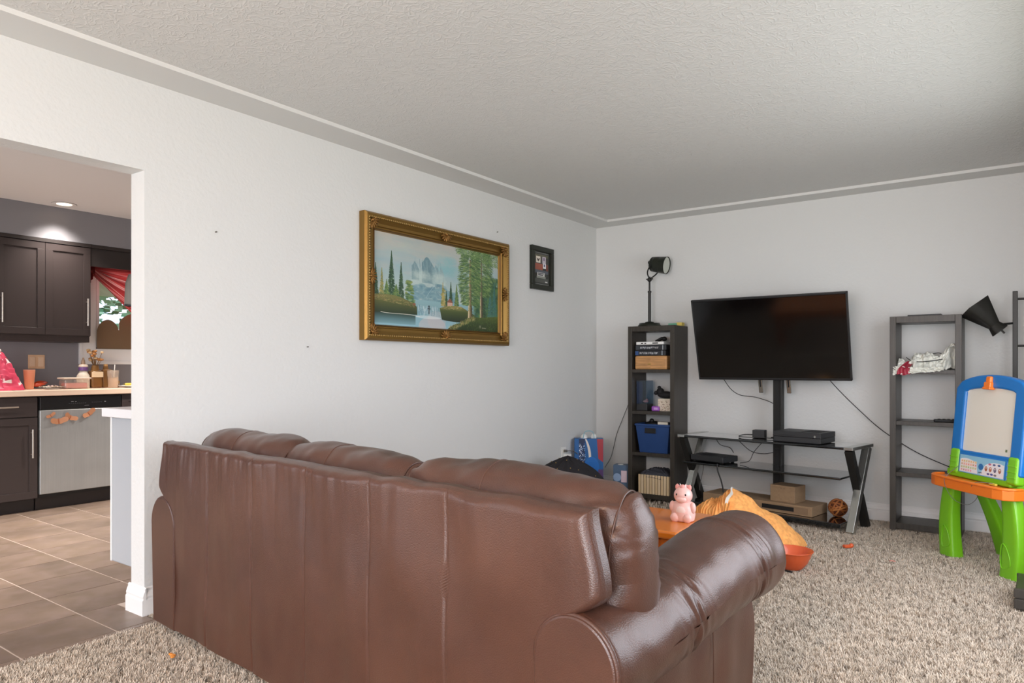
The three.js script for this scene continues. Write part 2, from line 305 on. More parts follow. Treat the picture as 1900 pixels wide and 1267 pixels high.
    const w = []; for (let k = 0; k <= 40; k++) { const th = Math.PI * (k / 40 * 1.5 - .25); w.push([C + Math.cos(th) * .113, .45 + Math.sin(th) * .113, -.006]); }
    mesh('welt', tube(w, .0065, 80, 8), M.leather, a);
    // outside lower panel
    const x0 = side > 0 ? W - .14 : -.02 + .0, lower = grid(40, 24, (u, v) => { const t = .02 + u * (D - .05), y = .03 + v * .40; const bulge = .006 * n2(t * 5, y * 4 + side) + .012 * Math.sin(Math.PI * v); return [side > 0 ? W + .0 - .012 + bulge : .012 - bulge, y, -t]; });
    mesh('side_panel', [bb(side > 0 ? W - .15 : .01, side > 0 ? W - .01 : .15, .03, .48, -D + .03, -.02, .02), lower], M.leather, so);
    mesh('stitching', tube([[side > 0 ? W + .004 : -.004, .05, -.62], [side > 0 ? W + .006 : -.006, .25, -.62], [side > 0 ? W + .002 : -.002, .44, -.62]], .0016, 20, 5), M.piping, a);
  };
  arm(1); arm(-1);
  mesh('base', bb(.12, W - .12, .04, .28, -.9, -.14, .02), M.leather, so);
  for (let k = 0; k < 3; k++) mesh('seat_cushion', new RoundedBoxGeometry(.63, .17, .68, 5, .06).translate(.16 + .317 + k * .634, .36, -.56), M.leather, so);
  // loose back cushions
  const pillow = (cx, cy, ct, a, b, c, tilt, sd, wr) => {
    const sp = (w, e) => Math.sign(w) * Math.abs(w) ** e;
    const P = (x, th) => { const ax = Math.abs(x), k = (1 - ax ** 5) ** (1 / 3); const sy = sp(Math.sin(th), .62), sz = sp(Math.cos(th), .8); return [x * a, b * sy * (.86 * k + .14 * (k > .02 ? 1 : k / .02)), c * sz * k]; };
    const g = grid(90, 72, (u, v) => {
      const x = Math.sin((u - .5) * Math.PI), p = P(x, v * 6.2832);
      const endw = smooth(.55, .95, Math.abs(x)), q = (n3(p[0] * 3.2 + sd, p[1] * 4, p[2] * 4) * .01 + n3(p[0] * 9 + sd, p[1] * 9, p[2] * 9) * .004 + endw * wr * n3(p[0] * 8, p[1] * 26 + sd, p[2] * 8) * .012);
      const L = Math.hypot(p[0] * .35, p[1], p[2]) + 1e-4; return [p[0], p[1] + p[1] / L * q, p[2] + p[2] / L * q];
    }, true);
    const place = q => q.applyMatrix4(new THREE.Matrix4().makeRotationX(tilt)).translate(cx, cy, -ct);
    const cu = mesh('back_cushion', place(g), M.leather, so);
    for (const f of [-.86, -.12, .86]) { const pts = []; for (let k = 0; k < 48; k++) { const th = k / 48 * 6.2832, p = P(f + .02 * Math.sin(th * 2), th); const q = n3(p[0] * 3.2 + sd, p[1] * 4, p[2] * 4) * .01 + n3(p[0] * 9 + sd, p[1] * 9, p[2] * 9) * .004, L = Math.hypot(p[0] * .35, p[1], p[2]) + 1e-4; pts.push([p[0], p[1] + p[1] / L * q, p[2] + p[2] / L * q]); } mesh('piping', place(tube(pts, f === -.12 ? .002 : .0032, 120, 6, true)), f === -.12 ? M.piping : M.leather, cu); }
  };
  pillow(.44, .625, .215, .40, .232, .115, .08, 1.3, .6); pillow(1.10, .62, .21, .39, .228, .115, .08, 4.1, .6); pillow(1.845, .618, .20, .425, .232, .115, .06, 8.4, 1.2);
  for (const [x, z] of [[.12, -.1], [W - .12, -.1], [.12, -.85], [W - .12, -.85]]) mesh('foot', cyl(.03, .024, .05, x, .02, z, 14), M.black, so);
}

// ---------------------------------------------------------------- pictures on the left wall
{
  // painting 1.45 x 0.77 m; local x runs to the right of the viewer (-z in the room), local z out of the wall
  const g = thing('framed_painting', 'landscape painting of lake, waterfall and pines in an ornate gold frame', 'painting', [0, 1.665, 2.16], Math.PI / 2);
  const w = 1.45, h = .77, iw = 1.225, ih = .595, fx = (w - iw) / 2, fy = (h - ih) / 2;
  const prof = [[0, 0], [0, .045], [.012, .058], [.028, .06], [.04, .05], [.062, .036], [.078, .034], [.084, .026], [.1, .026], [.105, .012], [.105, 0]];   // distance from outer edge, height
  const side = (len, thick, pr) => {                       // mitred length of moulding along +x, outer edge at y = 0 going to -y
    const pos = []; const K = thick / .105;
    for (let i = 0; i < pr.length - 1; i++) { const [a, p] = pr[i], [b, q] = pr[i + 1], A = a * K, B = b * K; const q4 = [[A, -A, p], [len - A, -A, p], [len - B, -B, q], [B, -B, q]]; pos.push(...q4[0], ...q4[2], ...q4[1], ...q4[0], ...q4[3], ...q4[2]); }
    const b = new THREE.BufferGeometry(); b.setAttribute('position', new THREE.Float32BufferAttribute(pos, 3)); b.computeVertexNormals(); return b;
  };
  const sd = [[w, fy, 0, -w / 2, h / 2], [h, fx, -Math.PI / 2, w / 2, h / 2], [w, fy, Math.PI, w / 2, -h / 2], [h, fx, Math.PI / 2, -w / 2, -h / 2]];
  for (const [len, th, rot, x, y] of sd) {
    const r = side(len, (fx + fy) / 2, prof).rotateZ(rot).translate(x, y, 0), rail = mesh('frame_rail', r, M.gold, g);
    const n = Math.floor(len / .016), beads = []; for (let k = 2; k < n - 1; k++) beads.push(sph(.0062, k * .016, -.03, .058, 1, 1, .8, 6)); mesh('beading', mergeGeometries(beads.map(prep)).rotateZ(rot).translate(x, y, 0), M.goldLight, rail);
    mesh('inner_lip', side(len - 2 * .085, .012, [[0, .02], [.05, .034], [.105, .02]]).rotateZ(rot).translate(x, y, 0).applyMatrix4(new THREE.Matrix4().makeTranslation(Math.cos(rot) * .085 + Math.sin(rot) * .085, Math.sin(rot) * .085 - Math.cos(rot) * .085, 0)), M.goldDark, rail);
  }
  const orn = (x, y, rot, s) => {                       // carved leaf ornament
    const q = []; for (let k = -3; k <= 3; k++) { const a = k * .42; q.push(sph(.03 * s, Math.sin(a) * .045 * s, Math.cos(a) * .038 * s, 0, .34, 1, .32, 10).rotateZ(0)); q[q.length - 1].translate(-Math.sin(a) * .045 * s, -Math.cos(a) * .038 * s, 0).rotateZ(-a).translate(Math.sin(a) * .045 * s, Math.cos(a) * .038 * s, 0); }
    for (const k of [-1, 1]) q.push(new THREE.TorusGeometry(.018 * s, .006 * s, 6, 14, 5).translate(k * .03 * s, -.012 * s, 0));
    q.push(sph(.014 * s, 0, 0, .004));
    mesh('ornament', mergeGeometries(q.map(prep)).rotateZ(rot).translate(x, y, .054), M.goldMid, g);
  };
  const cx = w / 2 - .055, cy = h / 2 - .05; orn(-cx, cy, .8 + Math.PI, .78); orn(cx, cy, -.8 + Math.PI, .78); orn(cx, -cy, -2.36 + Math.PI, .78); orn(-cx, -cy, 2.36 + Math.PI, .78); orn(0, cy + .012, Math.PI, .75); orn(0, -cy - .012, 0, .75); orn(-cx - .012, 0, -Math.PI / 2, .75); orn(cx + .012, 0, Math.PI / 2, .75);
  const art = canvas(1224, 596, (c, Wd, Hd) => {
    const grad = (x0, y0, x1, y1, st) => { const q = c.createLinearGradient(x0, y0, x1, y1); st.forEach(([p, k]) => q.addColorStop(p, k)); return q; };
    c.fillStyle = grad(0, 0, 0, 360, [[0, '#bfb9ac'], [.25, '#b3bbb7'], [.55, '#9db9bd'], [1, '#b4c4c0']]); c.fillRect(0, 0, Wd, Hd);
    const blob = (x, y, rx, ry, col, al) => { c.globalAlpha = al; c.fillStyle = col; c.beginPath(); c.ellipse(x, y, rx, ry, 0, 0, 7); c.fill(); c.globalAlpha = 1; };
    for (let k = 0; k < 240; k++) blob(rr(0, Wd), rr(0, 250), rr(30, 110), rr(8, 26), ['#c9bfae', '#9fb8be', '#b8c2bf', '#cdb8aa', '#86b0bd'][k % 5], .09);
    for (let k = 0; k < 60; k++) blob(rr(560, 760), rr(110, 220), rr(20, 70), rr(12, 30), '#7fb3bd', .07);
    const peak = (x, w_, y0, y1, col) => { c.fillStyle = col; c.beginPath(); c.moveTo(x - w_, y1); let px = x - w_; for (let k = 0; k <= 8; k++) { px = x - w_ + 2 * w_ * k / 8; c.lineTo(px, y0 + Math.abs(k - 3.2) * (y1 - y0) * .09 + rr(-6, 6)); } c.lineTo(x + w_, y1); c.fill(); };
    peak(360, 34, 165, 280, '#7d9aa0'); peak(480, 62, 118, 290, '#6f8f97'); peak(560, 40, 165, 300, '#84a4aa'); peak(610, 22, 175, 280, '#93afb2');
    for (let k = 0; k < 120; k++) { c.strokeStyle = ['#dfe6e2', '#4f6f78', '#b5c8c9'][k % 3]; c.globalAlpha = .35; c.lineWidth = rr(1, 3); const x = rr(340, 600), y = rr(140, 230); c.beginPath(); c.moveTo(x, y); c.lineTo(x + rr(-6, 10), y + rr(20, 55)); c.stroke(); } c.globalAlpha = 1;
    for (let k = 0; k < 90; k++) blob(rr(330, 640), rr(225, 310), rr(20, 60), rr(8, 24), '#c3d2cf', .12);
    const hill = (x0, x1, yt, yb, col) => { c.fillStyle = col; c.beginPath(); c.moveTo(x0, yb); c.quadraticCurveTo((x0 + x1) / 2, yt * 2 - yb, x1, yb); c.fill(); };
    for (let k = 0; k < 500; k++) { const x = rr(300, 760), top = 335 - 34 * Math.exp(-(((x - 400) / 60) ** 2)) - 48 * Math.exp(-(((x - 590) / 80) ** 2)), y = rr(top, 430); blob(x, y, rr(12, 34), rr(5, 12), ['#7ea3ab', '#6d96a2', '#8fb0b5', '#5f8894'][k % 4], .35); }
    c.globalAlpha = .6; c.strokeStyle = '#c7dad8'; c.lineWidth = 3; c.beginPath(); c.moveTo(455, 385); c.quadraticCurveTo(500, 330, 540, 298); c.stroke(); c.globalAlpha = 1;
    c.fillStyle = grad(0, 400, 0, Hd, [[0, '#8fb4ba'], [.3, '#86aab0'], [.55, '#8fb6c0'], [1, '#93bccb']]); c.fillRect(0, 400, Wd, 200);
    blob(520, 560, 130, 60, '#d5c3c1', .5); blob(560, 520, 90, 60, '#cbbfbd', .4);
    const pine = (x, yb, hh, w_, cols, al = .8) => { for (let y = 0; y < hh; y += 2.2) { const ww = w_ * (y / hh) ** .85; for (let k = 0; k < 7; k++) { c.globalAlpha = al; c.strokeStyle = cols[Math.floor(rnd() * cols.length)]; c.lineWidth = rr(2, 5); const q = rr(-1, 1) * ww; c.beginPath(); c.moveTo(x + q * .2, yb - hh + y); c.lineTo(x + q, yb - hh + y + rr(2, 9)); c.stroke(); } } c.globalAlpha = 1; };
    const dk = ['#2f4a35', '#3c5a3d', '#274238', '#4f6b46'], lt = ['#6f8a4a', '#8a9a55', '#4f7044', '#3d6340'], yl = ['#a39a55', '#7d8450', '#c0ad6a'];
    pine(20, 420, 210, 34, dk); pine(70, 425, 190, 30, ['#51704f', ...yl]); pine(150, 425, 300, 46, dk); pine(232, 425, 240, 36, dk); pine(110, 428, 130, 44, lt); pine(190, 430, 110, 60, lt);
    for (let k = 0; k < 130; k++) { const y = rr(290, 430); blob(305 + rr(-1, 1) * (18 + (y - 290) * .18), y, rr(8, 20), rr(3, 7), lt[k % 4], .6); }
    c.fillStyle = grad(0, 400, 0, 500, [[0, '#7b7a4a'], [.3, '#5d6238'], [1, '#2f3d2c']]); c.beginPath(); c.moveTo(0, 395); c.quadraticCurveTo(190, 370, 330, 425); c.lineTo(372, 445); c.lineTo(376, 495); c.lineTo(0, 500); c.fill();
    for (let k = 0; k < 240; k++) { c.strokeStyle = ['#c3b27a', '#93894f', '#a9805e', '#6c6d3f'][k % 4]; c.globalAlpha = .6; c.lineWidth = rr(1, 3); const x = rr(5, 350), y = 402 + (x / 350) * 28 + rr(-8, 22); c.beginPath(); c.moveTo(x, y); c.lineTo(x + rr(5, 18), y + rr(-8, 4)); c.stroke(); } c.globalAlpha = 1;
    c.fillStyle = '#8c5f4a'; c.fillRect(335, 424, 26, 14);
    c.fillStyle = grad(0, 495, 0, 560, [[0, '#33463e'], [.5, '#5c7d80'], [1, '#7fa6b0']]); c.fillRect(0, 497, 360, 62); c.strokeStyle = '#e2ded0'; c.lineWidth = 3; c.beginPath(); c.moveTo(60, 494); c.bezierCurveTo(170, 505, 260, 488, 400, 506); c.stroke();
    for (let k = 0; k < 170; k++) { c.strokeStyle = ['#dfe9ea', '#7ea4b3', '#b9d0d6', '#5d8797'][k % 4]; c.globalAlpha = .7; c.lineWidth = rr(1.5, 4); const x = rr(378, 590), y = rr(430, 470); c.beginPath(); c.moveTo(x, y); c.lineTo(x + rr(-3, 3), y + rr(14, 34)); c.stroke(); } c.globalAlpha = 1;
    blob(480, 505, 120, 10, '#e3ecec', .55); c.fillStyle = '#2b3436'; c.fillRect(481, 440, 8, 44); c.beginPath(); c.arc(485, 436, 7, 0, 7); c.fill(); c.fillRect(472, 448, 26, 5);
    pine(700, 440, 180, 30, dk); pine(655, 440, 120, 26, dk); pine(760, 440, 170, 34, lt); pine(620, 420, 150, 24, [...yl, '#c9a98a']); for (let k = 0; k < 40; k++) blob(rr(605, 640), rr(310, 420), rr(5, 14), rr(4, 9), yl[k % 3], .6);
    c.fillStyle = '#cfa995'; c.fillRect(665, 395, 52, 34); c.fillStyle = '#8d5a48'; c.beginPath(); c.moveTo(658, 397); c.lineTo(690, 368); c.lineTo(724, 397); c.fill();
    c.fillStyle = grad(0, 420, 0, 520, [[0, '#8f8a50'], [.35, '#4d5a33'], [1, '#2a3729']]); c.beginPath(); c.moveTo(588, 440); c.quadraticCurveTo(700, 405, 820, 420); c.lineTo(1000, 480); c.lineTo(900, 520); c.quadraticCurveTo(700, 525, 610, 512); c.fill();
    for (let k = 0; k < 90; k++) { c.strokeStyle = ['#d2c48a', '#9d955a', '#b98f74'][k % 3]; c.globalAlpha = .6; c.lineWidth = rr(1, 3); const x = rr(600, 800), y = rr(418, 442); c.beginPath(); c.moveTo(x, y); c.lineTo(x + rr(6, 20), y - rr(0, 7)); c.stroke(); } c.globalAlpha = 1;
    c.fillStyle = grad(900, 0, Wd, 0, [[0, 'rgba(70,110,95,.0)'], [.35, 'rgba(52,84,62,.75)'], [1, 'rgba(40,68,50,.95)']]); c.fillRect(880, 250, Wd - 880, 280); for (let k = 0; k < 900; k++) blob(rr(960, 1224), rr(200, 500), rr(6, 22), rr(6, 20), ['#3f6a4c', '#2f5038', '#547c4e', '#476f62', '#6c8a4a'][k % 5], .35); pine(1180, 470, 250, 40, ['#3c6a64', '#4b7a72']); pine(1130, 470, 210, 36, ['#3c6a64', '#587f73']); pine(1050, 470, 190, 40, dk);
    const big = (x, yb, yt, wd, bark) => { c.fillStyle = grad(x - wd, 0, x + wd, 0, [[0, '#d9c7a0'], [.5, bark], [1, '#4b3d30']]); c.beginPath(); c.moveTo(x - wd * 1.5, yb); c.lineTo(x - wd * .5, yt); c.lineTo(x + wd * .5, yt); c.lineTo(x + wd * 1.3, yb); c.fill(); };
    big(1030, 490, 60, 12, '#6e6350'); big(905, 500, 90, 17, '#8d7a5c');
    for (const [tx, y0, y1, sp] of [[1030, 20, 330, 110], [905, 60, 400, 105]]) for (let k = 0; k < 2000; k++) { const y = rr(y0, y1), q = (y - y0) / (y1 - y0), ww = sp * (.55 + .45 * Math.sin(q * 2.6 + .4)); c.globalAlpha = .55; c.strokeStyle = ['#3f6239', '#567a42', '#7c9a55', '#2f4b33', '#a2b273', '#48693f'][Math.floor(rnd() * 6)]; c.lineWidth = rr(2, 5); const x = tx + rr(-1, 1) * ww; c.beginPath(); c.moveTo(x, y); c.quadraticCurveTo(x + rr(8, 20) * Math.sign(x - tx), y + rr(-2, 3), x + rr(20, 38) * Math.sign(x - tx), y + rr(4, 10)); c.stroke(); }
    for (let k = 0; k < 1500; k++) { c.globalAlpha = .5; c.strokeStyle = ['#547545', '#7a9a58', '#8fae6a', '#3d5f3c'][k % 4]; c.lineWidth = rr(2, 5); const x = rr(760, 1224), y = rr(0, 60 + (x - 760) * .12); c.beginPath(); c.moveTo(x, y); c.lineTo(x + rr(-26, 26), y + rr(3, 10)); c.stroke(); } c.globalAlpha = 1;
    c.fillStyle = grad(0, 460, 0, Hd, [[0, '#5c6a33'], [.4, '#3d4e2c'], [1, '#26331f']]); c.beginPath(); c.moveTo(640, Hd); c.quadraticCurveTo(690, 540, 800, 525); c.quadraticCurveTo(880, 470, 1000, 478); c.lineTo(Wd, 460); c.lineTo(Wd, Hd); c.fill();
    for (let k = 0; k < 420; k++) { c.strokeStyle = ['#d8c98c', '#b0a35d', '#8e8e4a', '#c79f7c', '#6a7a3b'][k % 5]; c.globalAlpha = .55; c.lineWidth = rr(1, 3.5); const q = rnd(), x = 690 + q * 260 + rr(-20, 20), y = 575 - q * 85 + rr(-14, 14); c.beginPath(); c.moveTo(x, y); c.lineTo(x + rr(-4, 12), y - rr(4, 18)); c.stroke(); }
    for (let k = 0; k < 380; k++) { c.strokeStyle = ['#5d7a32', '#40582c', '#7c9a3f', '#2c3d24'][k % 4]; c.globalAlpha = .5; c.lineWidth = rr(2, 4); const x = rr(880, 1224), y = rr(400, 590); c.beginPath(); c.moveTo(x, y); c.lineTo(x + rr(-10, 10), y - rr(4, 14)); c.stroke(); }
    c.globalAlpha = .9; c.strokeStyle = '#cfc6ad'; c.lineWidth = 2.5; c.beginPath(); c.moveTo(1010, 530); c.lineTo(1006, 552); c.moveTo(1024, 528); c.lineTo(1020, 552); c.moveTo(1007, 541); c.lineTo(1022, 540); c.moveTo(1036, 552); for (let k = 0; k < 7; k++) c.lineTo(1040 + k * 7, 545 + (k % 2) * 7); c.stroke(); c.globalAlpha = 1;
  });
  mesh('canvas', new THREE.PlaneGeometry(iw + .03, ih + .03).translate(0, 0, .014), std(0xffffff, .5, 0, { map: art }), g, true);
  mesh('backing', bx(w - .03, h - .03, .01, 0, 0, .006), M.goldDark, g);

  const f = thing('framed_memorabilia', 'small black picture frame with mounted cards and photos near the corner', 'picture frame', [0, 1.925, .935], Math.PI / 2);
  const pw = .32, ph = .352;
  mesh('frame', [bx(pw, .04, .03, 0, ph / 2 - .02, .016, .004), bx(pw, .04, .03, 0, -ph / 2 + .02, .016, .004), bx(.04, ph - .08, .03, pw / 2 - .02, 0, .016, .004), bx(.04, ph - .08, .03, -pw / 2 + .02, 0, .016, .004)], M.greenBlack, f);
  const print = canvas(240, 272, (c) => {
    c.fillStyle = '#2c2f2a'; c.fillRect(0, 0, 240, 272); c.strokeStyle = '#8d9089'; c.lineWidth = 3; c.strokeRect(14, 10, 212, 252);
    c.fillStyle = '#54523a'; c.fillRect(26, 24, 188, 22); c.fillStyle = '#3a3330'; c.fillRect(26, 46, 188, 52); c.fillStyle = '#e5dccd'; c.fillRect(40, 40, 62, 52);
    c.fillStyle = '#4a3d36'; c.beginPath(); c.moveTo(46, 52); c.lineTo(70, 62); c.lineTo(96, 52); c.lineTo(84, 72); c.lineTo(71, 84); c.lineTo(58, 72); c.fill();
    c.fillStyle = '#c2b9c4'; c.fillRect(130, 38, 50, 56); c.fillStyle = '#5c4a6b'; c.fillRect(146, 44, 16, 26); c.fillStyle = '#e9e6ea'; c.fillRect(138, 92, 44, 40); c.fillStyle = '#4a4a6c'; c.fillRect(150, 98, 18, 20);
    c.fillStyle = '#9c4a33'; c.fillRect(26, 98, 108, 50); c.fillStyle = '#7a4032'; c.fillRect(182, 98, 32, 50); c.fillStyle = '#565c66'; c.fillRect(26, 150, 188, 26); c.fillStyle = '#c9c9c6'; c.fillRect(56, 168, 108, 30); c.fillStyle = '#43434a'; c.fillRect(66, 172, 84, 8); c.fillRect(70, 184, 70, 8);
    c.fillStyle = '#8d9188'; c.fillRect(48, 198, 130, 16); c.fillStyle = '#4d4f49'; c.fillRect(26, 214, 188, 34); c.fillStyle = '#dcdcd8'; c.fillRect(170, 236, 34, 8);
  });
  mesh('print', new THREE.PlaneGeometry(.244, .276).translate(0, 0, .012), phy(0xffffff, .25, { map: print, clearcoat: .5 }), f, true);
  for (const [y, z, n] of [[1.78, 3.81, 'nail hole left of the gold painting, high on the wall'], [1.23, 3.263, 'nail hole below and left of the gold painting'], [2.135, 1.526, 'nail hole just above the gold painting frame']]) tag(mesh('wall_nail', [cyl(.0035, .0035, .012, 0, 0, 0, 10).rotateZ(Math.PI / 2).translate(.004, y, z), sph(.0035, .01, y, z, .5, 1, 1, 10)], M.cableGrey), n.replace('nail hole', 'tiny grey nail head'), 'nail');
}

// ---------------------------------------------------------------- the two tall open shelves
function tallShelf(x0, z0, label) {
  const W = .42, D = .28, Ht = 1.465, t = .038, o = thing('tall_shelf', label, 'shelf', [x0, 0, z0]);
  mesh('side_panel', bb(0, t, 0, Ht, 0, D, .002), M.dark, o); mesh('side_panel', bb(W - t, W, 0, Ht, 0, D, .002), M.dark, o);
  mesh('top_board', bb(t, W - t, Ht - .045, Ht, 0, D, .002), M.dark, o); mesh('bottom_board', bb(t, W - t, .015, .055, 0, D, .002), M.dark, o);
  for (const y of [1.10, .75, .40]) mesh('shelf_board', bb(t, W - t, y - .028, y, .004, D - .004, .002), M.dark, o);
  return o;
}
const SX = .473, SZ = .02, RX = 2.462;
tallShelf(SX, SZ, 'dark brown tall open shelf holding boxes, bins and a desk lamp');
tallShelf(RX, SZ, 'nearly empty dark brown tall open shelf right of the television');

{ // things on the shelf by the corner
  const A = (x, y, z) => [SX + x, y, SZ + z];
  let o = thing('wooden_box', 'light brown wooden box on the top compartment of the left shelf', 'box', A(.20, 1.10, .15));
  mesh('body', bx(.29, .115, .22, 0, .0575, 0, .012), M.woodBox, o); mesh('clasp', bx(.03, .012, .006, -.01, .045, .112, .002), M.goldLight, o);
  const spine = (cols) => canvas(256, 48, (c) => { c.fillStyle = '#23262c'; c.fillRect(0, 0, 256, 48); c.fillStyle = cols; c.fillRect(4, 4, 26, 40); c.fillStyle = '#c9cbcf'; let x = 40; while (x < 190) { const w = 2 + rnd() * 5; c.fillRect(x, 12 + rnd() * 6, w, 22 - rnd() * 8); x += w + 2 + rnd() * 4; } c.fillStyle = '#9fa6ab'; c.fillRect(226, 0, 7, 48); });
  [['#31528a', 'lower black boxed set with white spine print on the wooden box', 0], ['#3b3f45', 'upper black boxed set with white spine print under the white case', 1]].forEach(([c, l, k]) => {
    o = thing('disc_set', l, 'disc box', A(.19 + k * .006, 1.216 + k * .046, .15), 0, 'disc sets in the left shelf');
    mesh('case', bx(.28, .044, .2, 0, .022, 0, .003), M.charcoal, o); mesh('spine', new THREE.PlaneGeometry(.276, .04).translate(0, .022, .1008), std(0xffffff, .4, 0, { map: spine(c) }), o, true);
  });
  o = thing('disc_case', 'white flat case with dark marks lying on the black boxed sets', 'disc box', A(.185, 1.309, .15));
  mesh('case', bx(.25, .024, .19, 0, .012, 0, .003), M.white, o); for (const [w_, x] of [[.02, -.07], [.016, -.04], [.05, .05]]) mesh('print_mark', bx(w_, .01, .002, x, .012, .0955), M.black, o);
  o = thing('headset', 'black rounded gadget lying on the white case', 'gadget', A(.23, 1.334, .12));
  mesh('body', [bx(.075, .022, .05, 0, .022, 0, .01).rotateZ(.45), sph(.024, .032, .026, 0, 1, .8, 1)], M.black, o);
  o = thing('camera_pouch', 'small black pouch beside the boxed sets in the left shelf', 'pouch', A(.363, 1.10, .12)); mesh('body', bx(.03, .2, .14, 0, .1, 0, .014), M.blackSoft, o); mesh('handle', tube([[0, .19, -.05], [0, .225, 0], [0, .19, .05]], .005, 16), M.black, o);

  o = thing('acrylic_case', 'clear display case with dark base and pink figure in the left shelf', 'display case', A(.095, .75, .15));
  const pane = phy(0xdfe8ef, .04, { transmission: 1, thickness: 0 });
  mesh('base', bx(.1, .055, .12, 0, .0275, 0, .003), M.charcoal, o); mesh('figure', [sph(.024, .01, .075, 0, 1, .5, 1), sph(.012, .02, .088, 0)], M.pinkDeep, o); mesh('cover', [bx(.1, .2, .002, 0, .155, .059), bx(.1, .2, .002, 0, .155, -.059), bx(.002, .2, .12, .049, .155, 0), bx(.1, .002, .12, 0, .254, 0)], pane, o); mesh('back_card', bx(.002, .19, .11, -.047, .15, 0), std(0x2d3f66, .5), o);
  o = thing('patterned_tin', 'cream patterned box at the right of the left shelf', 'box', A(.31, .75, .15));
  const pat = canvas(128, 96, (c) => { c.fillStyle = '#dccfbb'; c.fillRect(0, 0, 128, 96); for (let k = 0; k < 60; k++) { c.fillStyle = ['#b09a80', '#c9ab9f', '#efe6d8', '#8d7a68'][k % 4]; c.fillRect(rnd() * 120, 8 + rnd() * 84, 4 + rnd() * 9, 3 + rnd() * 6); } });
  mesh('body', bx(.13, .105, .13, 0, .0525, 0, .006), M.cream, o); mesh('print', new THREE.PlaneGeometry(.122, .097).translate(0, .0525, .0655), std(0xffffff, .6, 0, { map: pat }), o, true);
  o = thing('plush_toy', 'black fuzzy soft toy lying on the cream patterned box', 'soft toy', A(.275, .855, .14));
  mesh('body', [sph(.05, .01, .03, 0, 1.5, .62, .9), sph(.034, -.04, .055, 0, 1, 1, 1), sph(.018, -.075, .045, .01), sph(.016, -.05, .09, 0), sph(.022, .07, .014, .01, 1.6, .6, 1)], M.blackSoft, o);
  o = thing('toy_block', 'small purple toy in front of the cream patterned box', 'toy', A(.235, .75, .235)); mesh('body', bx(.07, .042, .03, 0, .021, 0, .012), std(0x9a55b5, .4), o); mesh('window', bx(.035, .02, .004, .008, .021, .0155, .001), std(0xc79ad8, .3), o);

  o = thing('storage_bin', 'blue plastic storage bin with handle hole in the left shelf', 'bin', A(.215, .40, .14));
  const taper = (w0, w1, d0, d1, h) => { const g = new THREE.BoxGeometry(1, 1, 1, 1, 1, 1), p = g.attributes.position; for (let i = 0; i < p.count; i++) { const k = p.getY(i) + .5; p.setXYZ(i, p.getX(i) * lerp(w0, w1, k), k * h, p.getZ(i) * lerp(d0, d1, k)); } g.computeVertexNormals(); return g; };
  mesh('body', taper(.25, .305, .19, .24, .23), M.blueBin, o);
  mesh('rim', [bx(.32, .018, .012, 0, .232, .12, .004), bx(.32, .018, .012, 0, .232, -.12, .004), bx(.012, .018, .25, .155, .232, 0, .004), bx(.012, .018, .25, -.155, .232, 0, .004)], M.blueBin, o);
  mesh('handle_hole', bx(.1, .045, .006, -.02, .185, .1165, .01).rotateX(0), M.black, o); mesh('contents', [sph(.05, -.04, .235, 0, 1.6, .5, 1), bx(.12, .03, .1, .07, .24, .02, .01), sph(.02, -.05, .262, .02)], M.black, o); mesh('paper', bx(.09, .03, .004, .08, .245, .085, .001), M.cream, o);

  o = thing('slatted_basket', 'pale wooden slatted basket with dark lining low in the left shelf', 'basket', A(.23, .055, .15));
  for (let k = 0; k < 11; k++) mesh('slat', bx(.0205, .16, .006, -.127 + k * .0254, .08, .118, .002), k % 2 ? M.slatA : M.slatB, o);
  for (let k = 0; k < 8; k++) mesh('slat', bx(.006, .16, .024, .143, .08, -.1 + k * .0285, .002), k % 2 ? M.slatA : M.slatB, o);
  mesh('body', bx(.27, .155, .22, 0, .0775, 0, .003), M.cardDark, o);
  mesh('lining', grid(60, 12, (u, v) => { const a = u * 6.2832, k = 1 - v, x = Math.sign(Math.cos(a)) * Math.abs(Math.cos(a)) ** .4 * .148 * k, z = Math.sign(Math.sin(a)) * Math.abs(Math.sin(a)) ** .4 * .122 * k; return [x, .165 + .045 * Math.sin(v * 1.4) + .014 * n2(x * 40, z * 40) + (v < .05 ? -.03 : 0), z]; }), std(0x3b3c44, .8, 0, { side: THREE.DoubleSide }), o);

  // desk lamp on top
  o = thing('desk_lamp', 'dark green adjustable desk lamp with barrel shade standing on the shelf', 'lamp', A(.135, 1.465, .14));
  mesh('base', lathe([[0, 0], [.098, 0], [.098, .012], [.09, .018], [.088, .03], [.04, .032], [.036, .042], [.014, .046], [0, .046]]), M.greenBlack, o);
  mesh('pole', [cyl(.0125, .0125, .27, 0, .17, 0), cyl(.016, .016, .014, 0, .30, 0), cyl(.008, .008, .1, 0, .35, 0)], M.blackMetal, o);
  mesh('joint', [sph(.02, 0, .405, 0), cyl(.008, .008, .05, 0, .405, 0).rotateX(0), rod([-.03, .41, 0], [.03, .41, 0], .006)], M.blackMetal, o);
  mesh('yoke', [tube([[0, .41, 0], [-.012, .45, .012], [.01, .485, .05], [.04, .52, .06]], .006, 20), tube([[0, .41, 0], [.03, .43, -.01], [.055, .47, -.045], [.05, .52, -.06]], .006, 20)], M.blackMetal, o);
  const head = lathe([[0, -.06], [.02, -.06], [.026, -.05], [.052, -.045], [.062, -.035], [.068, .02], [.072, .1], [.074, .1], [.064, -.02], [.0, -.03]]); head.rotateZ(-Math.PI / 2).rotateY(.0).rotateZ(-.16).translate(.06, .53, 0);
  const sh = mesh('shade', head, M.greenBlack, o); mesh('lens', new THREE.CircleGeometry(.068, 24).rotateY(Math.PI / 2).translate(.094, 0, 0).rotateY(.0).rotateZ(-.16).translate(.06, .53, 0), std(0xc9cdc2, .4, 0, { side: THREE.DoubleSide }), sh);
